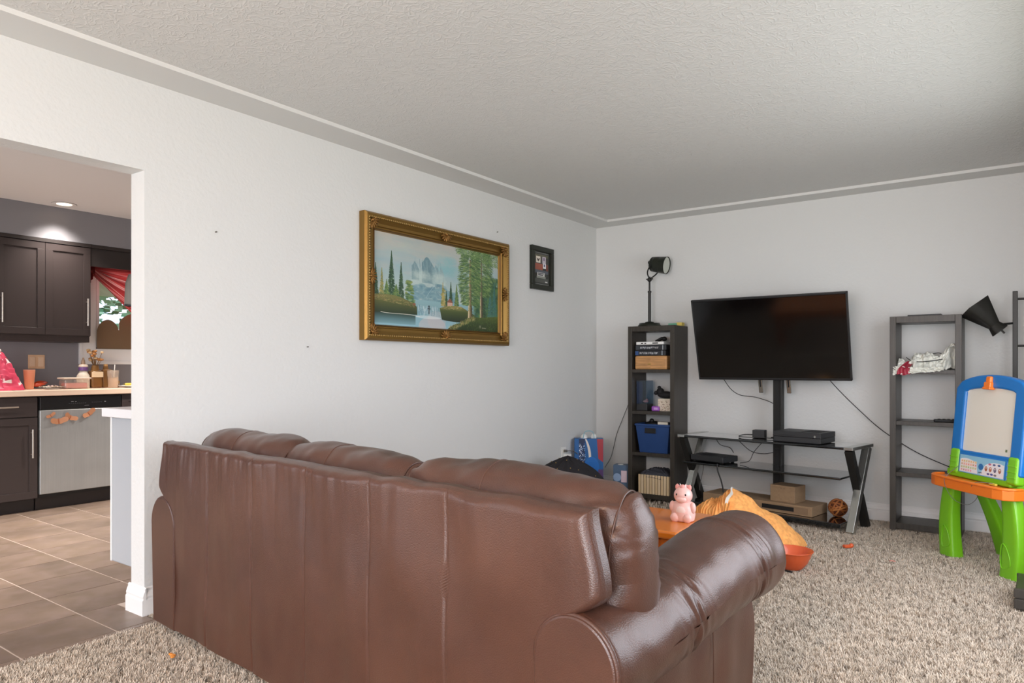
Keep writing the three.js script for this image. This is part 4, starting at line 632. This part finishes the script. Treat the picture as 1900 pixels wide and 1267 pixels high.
  o = thing('wall_outlet', 'white wall outlet with plugged adapter low on the left wall', 'outlet', [0, .37, .58], Math.PI / 2); mesh('plate', bx(.075, .12, .006, 0, 0, .003, .003), M.white, o); mesh('socket', [bx(.034, .03, .004, 0, .027, .007, .004), bx(.034, .03, .004, 0, -.027, .007, .004)], M.cream, o); mesh('adapter', bx(.05, .07, .06, .0, -.03, .04, .008), M.white, o); mesh('plug', bx(.022, .02, .03, 0, .03, .022, .004), M.cableGrey, o); mesh('cord', tube([[0, .03, .035], [.04, .03, .06], [.1, .0, .08], [.16, -.06, .07], [.2, -.2, .05]], .0035, 40), M.cableGrey, o);
}

// ---------------------------------------------------------------- curtain and lamps out of the frame
{
  const c = thing('window_curtain', 'dark grey curtain gathered beside the living room window', 'curtain', [3.6, 0, 1.1]);
  mesh('cloth', grid(70, 6, (u, v) => [.03 * Math.sin(u * 44) , .05 + 2.25 * v, -.26 + .52 * u + .01 * Math.sin(v * 5 + u * 9)]), std(0x4c4a49, .9, 0, { side: THREE.DoubleSide }), c); mesh('rod', rod([0, 2.31, -.48], [0, 2.31, 3.6], .012), M.blackMetal, c);
  const l = thing('ceiling_lamp', 'frosted dome ceiling lamp over the dining end', 'ceiling lamp', [2.75, HC, 6.95]);
  mesh('canopy', cyl(.15, .15, .03, 0, -.016, 0, 32), M.nickel, l); mesh('dome', lathe([[0, -.12], [.07, -.11], [.12, -.08], [.145, -.03], [.14, -.03], [.115, -.075], [.068, -.104], [0, -.113]]), std(0xfff3df, .5, 0, { emissive: 0xffc890, emissiveIntensity: 3 }), l);
  const p = new THREE.PointLight(0xffbe8a, 5); p.position.set(0, -.2, 0); p.castShadow = true; p.shadow.radius = 5; l.add(p);
}

// ---------------------------------------------------------------- kitchen
{
  const FX = -2.98;                                      // front face of the base units
  const bar = (a, b, out) => [rod(a, b, .0065, 12), ...[.12, .88].map(t => { const p = [0, 1, 2].map(i => lerp(a[i], b[i], t)); return rod(p, [p[0] - out, p[1], p[2]], .005, 8); })];
  const panelDoor = (name, x, y0, y1, z0, z1, parent, handle) => {          // shaker front facing +x
    const f = .055, g = [bb(x, x + .012, y0, y1, z0, z1), bb(x + .012, x + .02, y0, y0 + f, z0, z1, .001), bb(x + .012, x + .02, y1 - f, y1, z0, z1, .001), bb(x + .012, x + .02, y0 + f, y1 - f, z0, z0 + f, .001), bb(x + .012, x + .02, y0 + f, y1 - f, z1 - f, z1, .001)];
    const d = mesh(name, g, M.cabinet, parent); if (handle) mesh('handle', bar(...handle, .03), M.nickel, d); return d;
  };
  const base = (z0, z1, label, drawer, hz) => {
    const o = thing('base_cabinet', label, 'cabinet', [0, 0, 0]);
    mesh('carcass', bb(KX + .01, FX - .021, .1, .893, z0, z1), M.cabinetDark, o); mesh('plinth', bb(KX + .01, FX - .08, 0, .1, z0, z1), M.cabinetDark, o);
    const g = .003;
    if (drawer) { const d = mesh('drawer', [bb(FX - .02, FX, .735, .885, z0 + g, z1 - g, .003)], M.cabinet, o); mesh('handle', bar([FX + .03, .815, z0 + .14], [FX + .03, .815, z1 - .08], .03), M.nickel, d); panelDoor('door', FX - .02, .105, .728, z0 + g, z1 - g, o, [[FX + .03, .42, hz], [FX + .03, .64, hz]]); }
    else panelDoor('door', FX - .02, .105, .885, z0 + g, z1 - g, o, null);
    return o;
  };
  base(3.485, 4.10, 'dark brown base cabinet with drawer and door left of the dishwasher', true, 3.53); base(4.103, 4.70, 'dark brown base cabinet furthest left along the kitchen wall', true, 4.15); base(2.2, 2.86, 'dark brown base cabinet right of the dishwasher', false, 0);
  const dw = thing('dishwasher', 'stainless steel dishwasher with black control panel and butterfly magnets', 'dishwasher', [0, 0, 0]);
  mesh('body', bb(KX + .01, FX - .02, .1, .89, 2.868, 3.478), M.black, dw); mesh('door', bb(FX - .02, FX + .012, .128, .783, 2.87, 3.476, .006), M.steel, dw); mesh('kick_plate', bb(FX - .09, FX - .07, .0, .12, 2.868, 3.478), M.cabinetDark, dw);
  const cp = canvas(512, 96, (c) => { c.fillStyle = '#131315'; c.fillRect(0, 0, 512, 96); c.fillStyle = '#4b4d50'; for (let k = 0; k < 9; k++) c.fillRect(170 + k * 13, 54, 7, 4); for (let k = 0; k < 6; k++) c.fillRect(318 + k * 12, 50, 7, 4); c.fillStyle = '#8d8f92'; c.fillRect(402, 46, 10, 6); c.fillRect(185, 38, 16, 4); c.fillRect(210, 40, 10, 4); c.fillStyle = '#6b6d70'; c.fillRect(270, 74, 30, 4); });
  const ct = mesh('control_panel', bb(FX - .02, FX + .014, .787, .886, 2.87, 3.476, .004), M.black, dw); mesh('display', new THREE.PlaneGeometry(.596, .09).rotateY(Math.PI / 2).translate(FX + .0147, .8365, 3.173), phy(0xffffff, .2, { map: cp }), ct, true);
  const fly = (y, z, s, rot, label) => {
    const o = thing('butterfly_magnet', label, 'magnet', [FX + .013, y, z], Math.PI / 2, 'butterfly magnets on the dishwasher'); o.scale.setScalar(s);
    const wing = k => { const p = []; for (let i = 0; i <= 30; i++) { const a = i / 30 * 6.2832, r = .03 * (1 + .35 * Math.sin(2 * a + .9)) ; p.push([k * (.03 + Math.cos(a) * r), .012 + Math.sin(a) * r]); } return extrude(k > 0 ? p : p.reverse(), .0015).rotateY(-k * .35).rotateZ(rot); };
    const m = std(0xb9825f, .5, 0, { side: THREE.DoubleSide }); mesh('wing', wing(1), m, o); mesh('wing', wing(-1), m, o); mesh('body', sph(.006, 0, .008, .003, .7, 4, .8, 10).rotateZ(rot), std(0xa86240, .5), o);
  };
  fly(.685, 3.345, 1.0, .1, 'largest copper butterfly magnet, lowest on the dishwasher'); fly(.735, 3.40, .55, .5, 'small copper butterfly magnet at the left of the dishwasher'); fly(.712, 3.265, .8, -.5, 'copper butterfly magnet beside the largest one on the dishwasher'); fly(.735, 3.12, .85, .6, 'copper butterfly magnet in the middle of the dishwasher'); fly(.745, 2.995, .6, -.9, 'golden tilted butterfly magnet nearest the white counter corner');
  tag(mesh('countertop', bb(KX, FX + .035, .895, .94, 2.2, 4.72, .006), M.counter), 'beige laminate worktop along the far kitchen wall', 'worktop');

  const wc = thing('wall_cabinet', 'dark brown wall cabinet with two doors above the worktop', 'cabinet', [0, 0, 0]), UX = -3.25;
  mesh('carcass', bb(KX + .002, UX - .021, 1.38, 2.14, 2.985, 3.68), M.cabinetDark, wc); mesh('light_rail', bb(KX + .02, UX - .03, 1.33, 1.38, 2.985, 3.68), M.cabinet, wc); mesh('crown', bb(KX + .01, UX + .005, 2.14, 2.168, 2.985, 3.68), M.cabinetDark, wc);
  panelDoor('door', UX - .02, 1.385, 2.135, 3.334, 3.677, wc, [[UX + .03, 1.47, 3.64], [UX + .03, 1.7, 3.64]]); panelDoor('door', UX - .02, 1.385, 2.135, 2.988, 3.331, wc, [[UX + .03, 1.47, 3.02], [UX + .03, 1.70, 3.02]]);
  const w2 = thing('wall_cabinet', 'dark brown wall cabinet continuing to the left above the worktop', 'cabinet', [0, 0, 0]); mesh('carcass', bb(KX + .002, UX - .021, 1.38, 2.168, 3.685, 4.4), M.cabinetDark, w2); panelDoor('door', UX - .02, 1.385, 2.135, 3.69, 4.04, w2, null); panelDoor('door', UX - .02, 1.385, 2.135, 4.045, 4.395, w2, null);
  const va = thing('valance_board', 'dark brown valance board bridging the cabinets above the kitchen window', 'valance', [0, 0, 0]); mesh('board', bb(UX - .03, UX - .01, 1.985, 2.14, 1.7, 2.983, .002), M.cabinetDark, va); mesh('crown', bb(UX - .03, UX + .005, 2.14, 2.168, 1.7, 2.983), M.cabinetDark, va);

  // kitchen window: casing, sash, glass, and what stands in it
  const w = new THREE.Group(); w.name = 'window_3'; w.userData.kind = 'structure'; w.userData.label = 'white cased kitchen window over the worktop'; scene.add(w);
  mesh('casing', [bb(KX, KX + .02, 1.145, 2.14, 2.80, 2.94, .003), bb(KX, KX + .02, 1.145, 1.285, 1.7, 2.80, .003), bb(KX + .02, KX + .032, 1.145, 1.175, 1.7, 2.94, .002), bb(KX + .02, KX + .03, 1.175, 2.14, 2.915, 2.94, .002), bb(KX, KX + .02, 1.285, 2.14, 1.7, 1.84, .003)], M.trimWhite, w);
  mesh('sash', [bb(KX - .08, KX - .03, 1.3, 2.02, 2.75, 2.79), bb(KX - .08, KX - .03, 1.3, 1.335, 1.85, 2.75), bb(KX - .08, KX - .03, 1.98, 2.02, 1.85, 2.75), bb(KX - .08, KX - .03, 1.335, 1.98, 1.85, 1.89), bb(KX - .075, KX - .035, 1.335, 1.98, 2.28, 2.32)], M.trimWhite, w);
  mesh('pane', bb(KX - .057, KX - .053, 1.335, 1.98, 2.32, 2.75), M.pane, w); mesh('pane', bb(KX - .057, KX - .053, 1.335, 1.98, 1.89, 2.28), M.pane, w);
  const sc = thing('scalloped_screen', 'brown scalloped screen standing in the lower kitchen window', 'window screen', [KX + .035, 1.288, 0]);
  for (const [z0, z1, hh] of [[2.61, 2.80, .265], [2.30, 2.61, .335]]) { const p = [[-z1, 0], [-z0, 0]]; for (let k = 0; k <= 16; k++) { const t = k / 16; p.push([-lerp(z0, z1, t), hh - .1 * (1 - Math.sin(Math.PI * clamp(t, .0, 1)) ** .6)]); } mesh('panel', onX(extrude(p, .006), 0), phy(0x7a6248, .4), sc); }
  const cu = thing('swag_curtain', 'sheer red swag curtain with pale streaks across the kitchen window', 'curtain', [KX + .12, 0, 0]);
  const redTone = canvas(256, 256, (c) => { c.fillStyle = '#a8302f'; c.fillRect(0, 0, 256, 256); for (let k = 0; k < 26; k++) { c.strokeStyle = ['#d98f88', '#7a1c20', '#e8c9bf', '#c24a45'][k % 4]; c.globalAlpha = .6; c.lineWidth = 2 + rnd() * 7; c.beginPath(); const y = rnd() * 256; c.moveTo(0, y); c.quadraticCurveTo(128, y + rr(-30, 60), 256, y + rr(-20, 70)); c.stroke(); } });
  mesh('swag', grid(60, 40, (u, v) => { const z = lerp(2.885, 2.15, u), top = 2.02, bot = lerp(1.96, 1.28, u ** .9) ; return [.012 * Math.sin(v * 26 + u * 5) + .03 * v, lerp(top, bot, v), z + .02 * Math.sin(v * 9)]; }), phy(0xffffff, .9, { map: redTone, side: THREE.DoubleSide, transmission: .35, thickness: 0 }), cu, true);
  mesh('jabot', grid(24, 20, (u, v) => [.02 * Math.sin(u * 22) + .02, 2.02 - v * (.2 - .12 * u), 2.925 - .06 * u]), std(0x9a2f30, .9, 0, { side: THREE.DoubleSide }), cu); mesh('rod', rod([0, 2.025, 1.7], [0, 2.025, 2.98], .008), M.nickel, cu);

  // peninsula unit behind the wall end
  const pe = thing('end_cabinet', 'pale grey base cabinet end with white slab just inside the doorway', 'cabinet', [0, 0, 0]);
  mesh('end_panel', bb(-.52, -.135, .14, .865, 4.03, 4.06, .006), M.panelGrey, pe); mesh('carcass', bb(-.53, -.125, .13, .865, 3.3, 4.029), M.panelGrey, pe); mesh('plinth', bb(-.46, -.16, 0, .13, 3.32, 3.98), M.cabinetDark, pe); mesh('edge_strip', bb(-.532, -.52, .14, .865, 4.03, 4.062, .002), M.trimWhite, pe);
  tag(mesh('slab_top', bb(-.575, -.12, .867, .912, 3.28, 4.085, .005), M.counterWhite), 'white slab worktop on the pale cabinet end', 'worktop');
  const ds = thing('hanging_lantern', 'grey hanging holder on a yellow cord beside the kitchen doorway', 'holder', [-3.2, 1.66, 2.665]); mesh('body', lathe([[0, 0], [.06, 0], [.062, .02], [.055, .2], [.03, .28], [0, .29]], 20), M.cableGrey, ds); mesh('cord', rod([0, .29, 0], [0, .50, 0], .006), std(0xc9b441, .7), ds); mesh('foot', cyl(.064, .064, .014, 0, .007, 0, 20), M.charcoal, ds);

  // outlet plate
  const ou = thing('switch_plate', 'double outlet plate on the grey kitchen wall above the worktop', 'outlet', [KX, 1.165, 3.27], Math.PI / 2); mesh('plate', bx(.125, .118, .006, 0, 0, .003, .002), std(0xdcb995, .5), ou); for (const x of [-.032, .032]) mesh('socket', [bx(.04, .08, .004, x, 0, .008, .004), bx(.02, .02, .003, x, .02, .0105, .003), bx(.02, .02, .003, x, -.02, .0105, .003)], std(0xe8cdb0, .5), ou);

  // things on the worktop
  const Y0 = .9405, K = (n, l, c, x, z, turn = 0) => thing(n, l, c, [x, Y0, z], turn);
  const clear = phy(0xf3ece4, .08, { transmission: .85, thickness: 0 }), amber = phy(0xb98a52, .1, { transmission: .6, thickness: 0 });
  let o = K('plastic_sack', 'crumpled pink and white plastic bag at the left end of the worktop', 'plastic bag', -3.16, 3.70);
  const sackTex = canvas(128, 128, (c) => { c.fillStyle = '#d94a68'; c.fillRect(0, 0, 128, 128); for (let k = 0; k < 26; k++) { c.fillStyle = ['#f2e6e2', '#c23a58', '#e77a8c', '#f6f0ec'][k % 4]; c.fillRect(rnd() * 128, rnd() * 128, 6 + rnd() * 18, 5 + rnd() * 14); } });
  mesh('body', grid(50, 30, (u, v) => { const a = u * 6.2832, r = (.17 * (1 - v) ** .7 + .012) * (1 + .12 * n2(Math.cos(a) * 2 + v * 2, Math.sin(a) * 2)); return [Math.cos(a) * r * .8, .30 * v + .014 * n2(u * 9, v * 6), Math.sin(a) * r]; }), std(0xffffff, .4, 0, { map: sackTex, side: THREE.DoubleSide }), o, true); mesh('knot', [sph(.025, 0, .305, 0, 1, .8, 1.2), sph(.02, .02, .325, .02, .5, 1.3, .8)], std(0xf0e2de, .5), o);
  o = K('tumbler', 'tall orange plastic tumbler beside the pink bag', 'tumbler', -3.3, 3.43); mesh('cup', lathe([[0, 0], [.03, 0], [.04, .13], [.041, .155], [.036, .155], [.03, .01], [0, .01]]), std(0xe59a78, .5), o); mesh('rim', new THREE.TorusGeometry(.039, .003, 6, 30).rotateX(Math.PI / 2).translate(0, .155, 0), std(0xecae90, .4), o);
  o = K('red_pepper', 'shiny red-orange pepper behind the clear food container', 'vegetable', -3.36, 3.33, .5); mesh('body', grid(30, 20, (u, v) => { const a = u * 6.2832, r = .032 * Math.sin(v * Math.PI) ** .6 * (1 + .12 * Math.cos(3 * a)) * (1 - .3 * v); return [Math.cos(a) * r, .032 + Math.sin(a) * r * .9 + .02 * v, .07 - .15 * v]; }), phy(0xc8441f, .25, { clearcoat: .5 }), o); mesh('stem', rod([0, .036, .068], [0, .052, .095], .005), std(0x5a7a2c, .7), o);
  o = K('wrapper', 'crumpled pale wrapper in front of the pepper', 'wrapper', -3.12, 3.33, .3); mesh('sheet', grid(20, 14, (u, v) => [-.05 + .1 * u, .012 + .014 * Math.abs(n2(u * 5, v * 5)) + .003, -.08 + .16 * v]), std(0xc9bfae, .5, 0, { side: THREE.DoubleSide }), o); mesh('film', grid(10, 8, (u, v) => [-.03 + .06 * u, .022 + .012 * Math.abs(n2(u * 6 + 4, v * 6)), -.03 + .07 * v]), std(0xd8b7ab, .5, 0, { side: THREE.DoubleSide }), o);
  o = K('food_container', 'clear lidded food container with pink contents on the worktop', 'container', -3.14, 3.16); mesh('tub', [bx(.12, .08, .19, 0, .042, 0, .012)], clear, o); mesh('contents', bx(.1, .045, .165, 0, .028, 0, .012), std(0xd98d85, .5), o); mesh('lid', bx(.135, .012, .21, 0, .088, 0, .005), std(0xd8c9b8, .3), o);
  o = K('sauce_bottle', 'cream bottle with purple band and pump top on the worktop', 'bottle', -3.29, 3.03); mesh('body', lathe([[0, 0], [.046, 0], [.048, .006], [.048, .105], [.028, .14], [.026, .15], [0, .15]]), M.cream, o); mesh('band', cyl(.036, .036, .03, 0, .165, 0), std(0x6a4a86, .5), o); mesh('shoulder', lathe([[.036, .18], [.036, .19], [.03, .2], [.0, .205]]), std(0xc9b7a8, .3), o); mesh('cap', [cyl(.012, .018, .04, 0, .222, 0), cyl(.006, .009, .02, 0, .25, 0)], std(0x8d7762, .5), o);
  o = K('flower_jar', 'square glass jar holding dried brown flowers under the window', 'vase', -3.3, 2.93); mesh('glass', [bx(.09, .15, .09, 0, .075, 0, .015), cyl(.026, .036, .05, 0, .17, 0)], amber, o); mesh('jar_label', bx(.003, .045, .092, .0455, .115, 0), std(0xe2cba8, .6), o); mesh('liquid', bx(.075, .065, .075, 0, .036, 0, .01), std(0x8d6238, .3), o);
  const fl = []; for (let k = 0; k < 16; k++) { const a = rnd() * 6.28, r = rr(.01, .06), y = rr(.24, .33); mesh('stem', rod([0, .16, 0], [Math.cos(a) * r, y, Math.sin(a) * r], .002, 5), std(0x7a5a34, .8), o); mesh('bloom', new THREE.IcosahedronGeometry(rr(.012, .024), 1).scale(1, .7, 1).translate(Math.cos(a) * r, y, Math.sin(a) * r), k % 3 ? std(0xb07a45, .8) : std(0xd9b98a, .8), o); }
  o = K('spirit_bottle', 'small clear bottle with cork behind the plastic cup', 'bottle', -3.34, 2.825); mesh('body', [bx(.075, .16, .085, 0, .08, 0, .012)], amber, o); mesh('neck', cyl(.018, .024, .03, 0, .172, 0), amber, o); mesh('cork', cyl(.016, .016, .02, 0, .195, 0), std(0xc99c62, .7), o);
  o = K('plastic_cup', 'clear plastic cup with a straw at the front of the worktop', 'cup', -3.16, 2.845); mesh('cup', lathe([[0, 0], [.038, 0], [.046, .15], [.048, .152], [.045, .15], [.036, .004], [0, .004]]), clear, o); mesh('drink', lathe([[0, .005], [.036, .005], [.041, .09], [0, .09]]), std(0xdcc3a6, .4), o); mesh('straw', rod([0, .01, .0], [.01, .2, -.01], .004), M.white, o);
  o = K('shot_glass', 'tiny brown shot glass behind the plate on the worktop', 'glass', -3.28, 2.76); mesh('glass', lathe([[0, 0], [.02, 0], [.026, .06], [.023, .06], [.018, .012], [0, .012]]), amber, o); mesh('drink', cyl(.02, .018, .03, 0, .028, 0), std(0x7c6450, .4), o);
  o = K('plate', 'white plate at the right end of the visible worktop', 'plate', -3.2, 2.67); mesh('dish', lathe([[0, .004], [.05, 0], [.055, .003], [.1, .014], [.102, .017], [.055, .008], [0, .007]], 36), M.white, o); mesh('rim', new THREE.TorusGeometry(.101, .002, 6, 40).rotateX(Math.PI / 2).translate(0, .0155, 0), M.white, o);
  o = thing('banana', 'small yellow banana lying on the white plate', 'fruit', [-3.2, Y0 + .012, 2.665]); mesh('body', tube([[0, .012, -.06], [.02, .014, -.02], [.022, .015, .02], [0, .014, .06]], .013, 24, 10), std(0xd6b83f, .5), o); mesh('tip', [sph(.008, 0, .012, -.064), rod([0, .014, .06], [-.006, .016, .075], .005)], std(0x7a6a32, .7), o);

  // recessed lights
  const pot = (x, z, label, pw = 8, ang = .95) => {
    const l = thing('recessed_light', label, 'ceiling light', [x, KH, z], 0, 'recessed kitchen lights');
    mesh('trim_ring', lathe([[.055, -.004], [.085, -.006], [.09, -.001], [.06, .0]].map(p => p), 32), M.trimWhite, l); mesh('lens', cyl(.058, .058, .004, 0, -.002, 0, 28), std(0xfff6e8, .5, 0, { emissive: 0xffe2c0, emissiveIntensity: 5 }), l);
    const s = new THREE.SpotLight(0xfff5ec, pw, 0, ang, 1, 2); s.position.set(0, -.02, 0); s.target.position.set(0, -2, 0); s.castShadow = true; s.shadow.radius = 3; l.add(s, s.target);
  };
  pot(-3.08, 3.26, 'glowing recessed kitchen ceiling light seen above the wall cabinets'); pot(-2.0, 2.2, 'recessed kitchen ceiling light nearest the doorway', 42, .95); pot(-3.05, 5.0, 'recessed kitchen ceiling light further left over the worktop'); pot(-2.0, 4.9, 'recessed kitchen ceiling light further left in the room middle', 46, .95);
}

// ---------------------------------------------------------------- outside the kitchen window
{
  struct('ground', bb(-30, 20, -.6, -.25, -20, 30), std(0x6d8a52, 1));
  const roof = thing('patio_cover', 'cream patio roof seen through the kitchen window', 'patio roof', [0, 0, 0]); mesh('deck', bb(-6.6, -3.75, 2.25, 2.32, .3, 5), std(0xd8c8b2, .8), roof); mesh('beam', bb(-6.6, -6.5, 2.05, 2.25, .3, 5), std(0xe6ddd0, .7), roof); for (const z of [.4, 4.9]) mesh('post', bb(-6.6, -6.5, -.25, 2.05, z - .05, z + .05), std(0xe6ddd0, .7), roof);
  const leaf = [std(0x6f9a72, .9), std(0x9dbf9a, .9), std(0x557f5a, .9)];
  [[-9, 2.6, 1.2, 'green garden bush seen through the left of the kitchen window'], [-11, -.6, 1.6, 'green garden bush seen through the middle of the kitchen window'], [-9.5, -4.2, 1.5, 'green garden bush hidden right of the kitchen window']].forEach(([x, z, s, l]) => {
    const b = thing('garden_bush', l, 'bush', [x, -.25, z], 0, 'bushes outside'), g = [[], [], []];
    for (let k = 0; k < 2400; k++) { const a = rnd() * 6.28, q = Math.acos(rr(-1, 1)), r = s * rr(.6, 1.05); g[k % 3].push(prep(new THREE.PlaneGeometry(.13, .08).rotateX(rnd() * 6).rotateY(rnd() * 6).translate(Math.cos(a) * Math.sin(q) * r, s + Math.cos(q) * r * 1.1, Math.sin(a) * Math.sin(q) * r))); }
    g.forEach((q, i) => { const m = mesh('foliage', q, leaf[i], b); m.userData.kind = 'stuff'; }); mesh('stem', cyl(.05, .08, s, 0, s / 2, 0, 8), std(0x5a4633, .9), b);
  });
}

renderer.render(scene, camera);
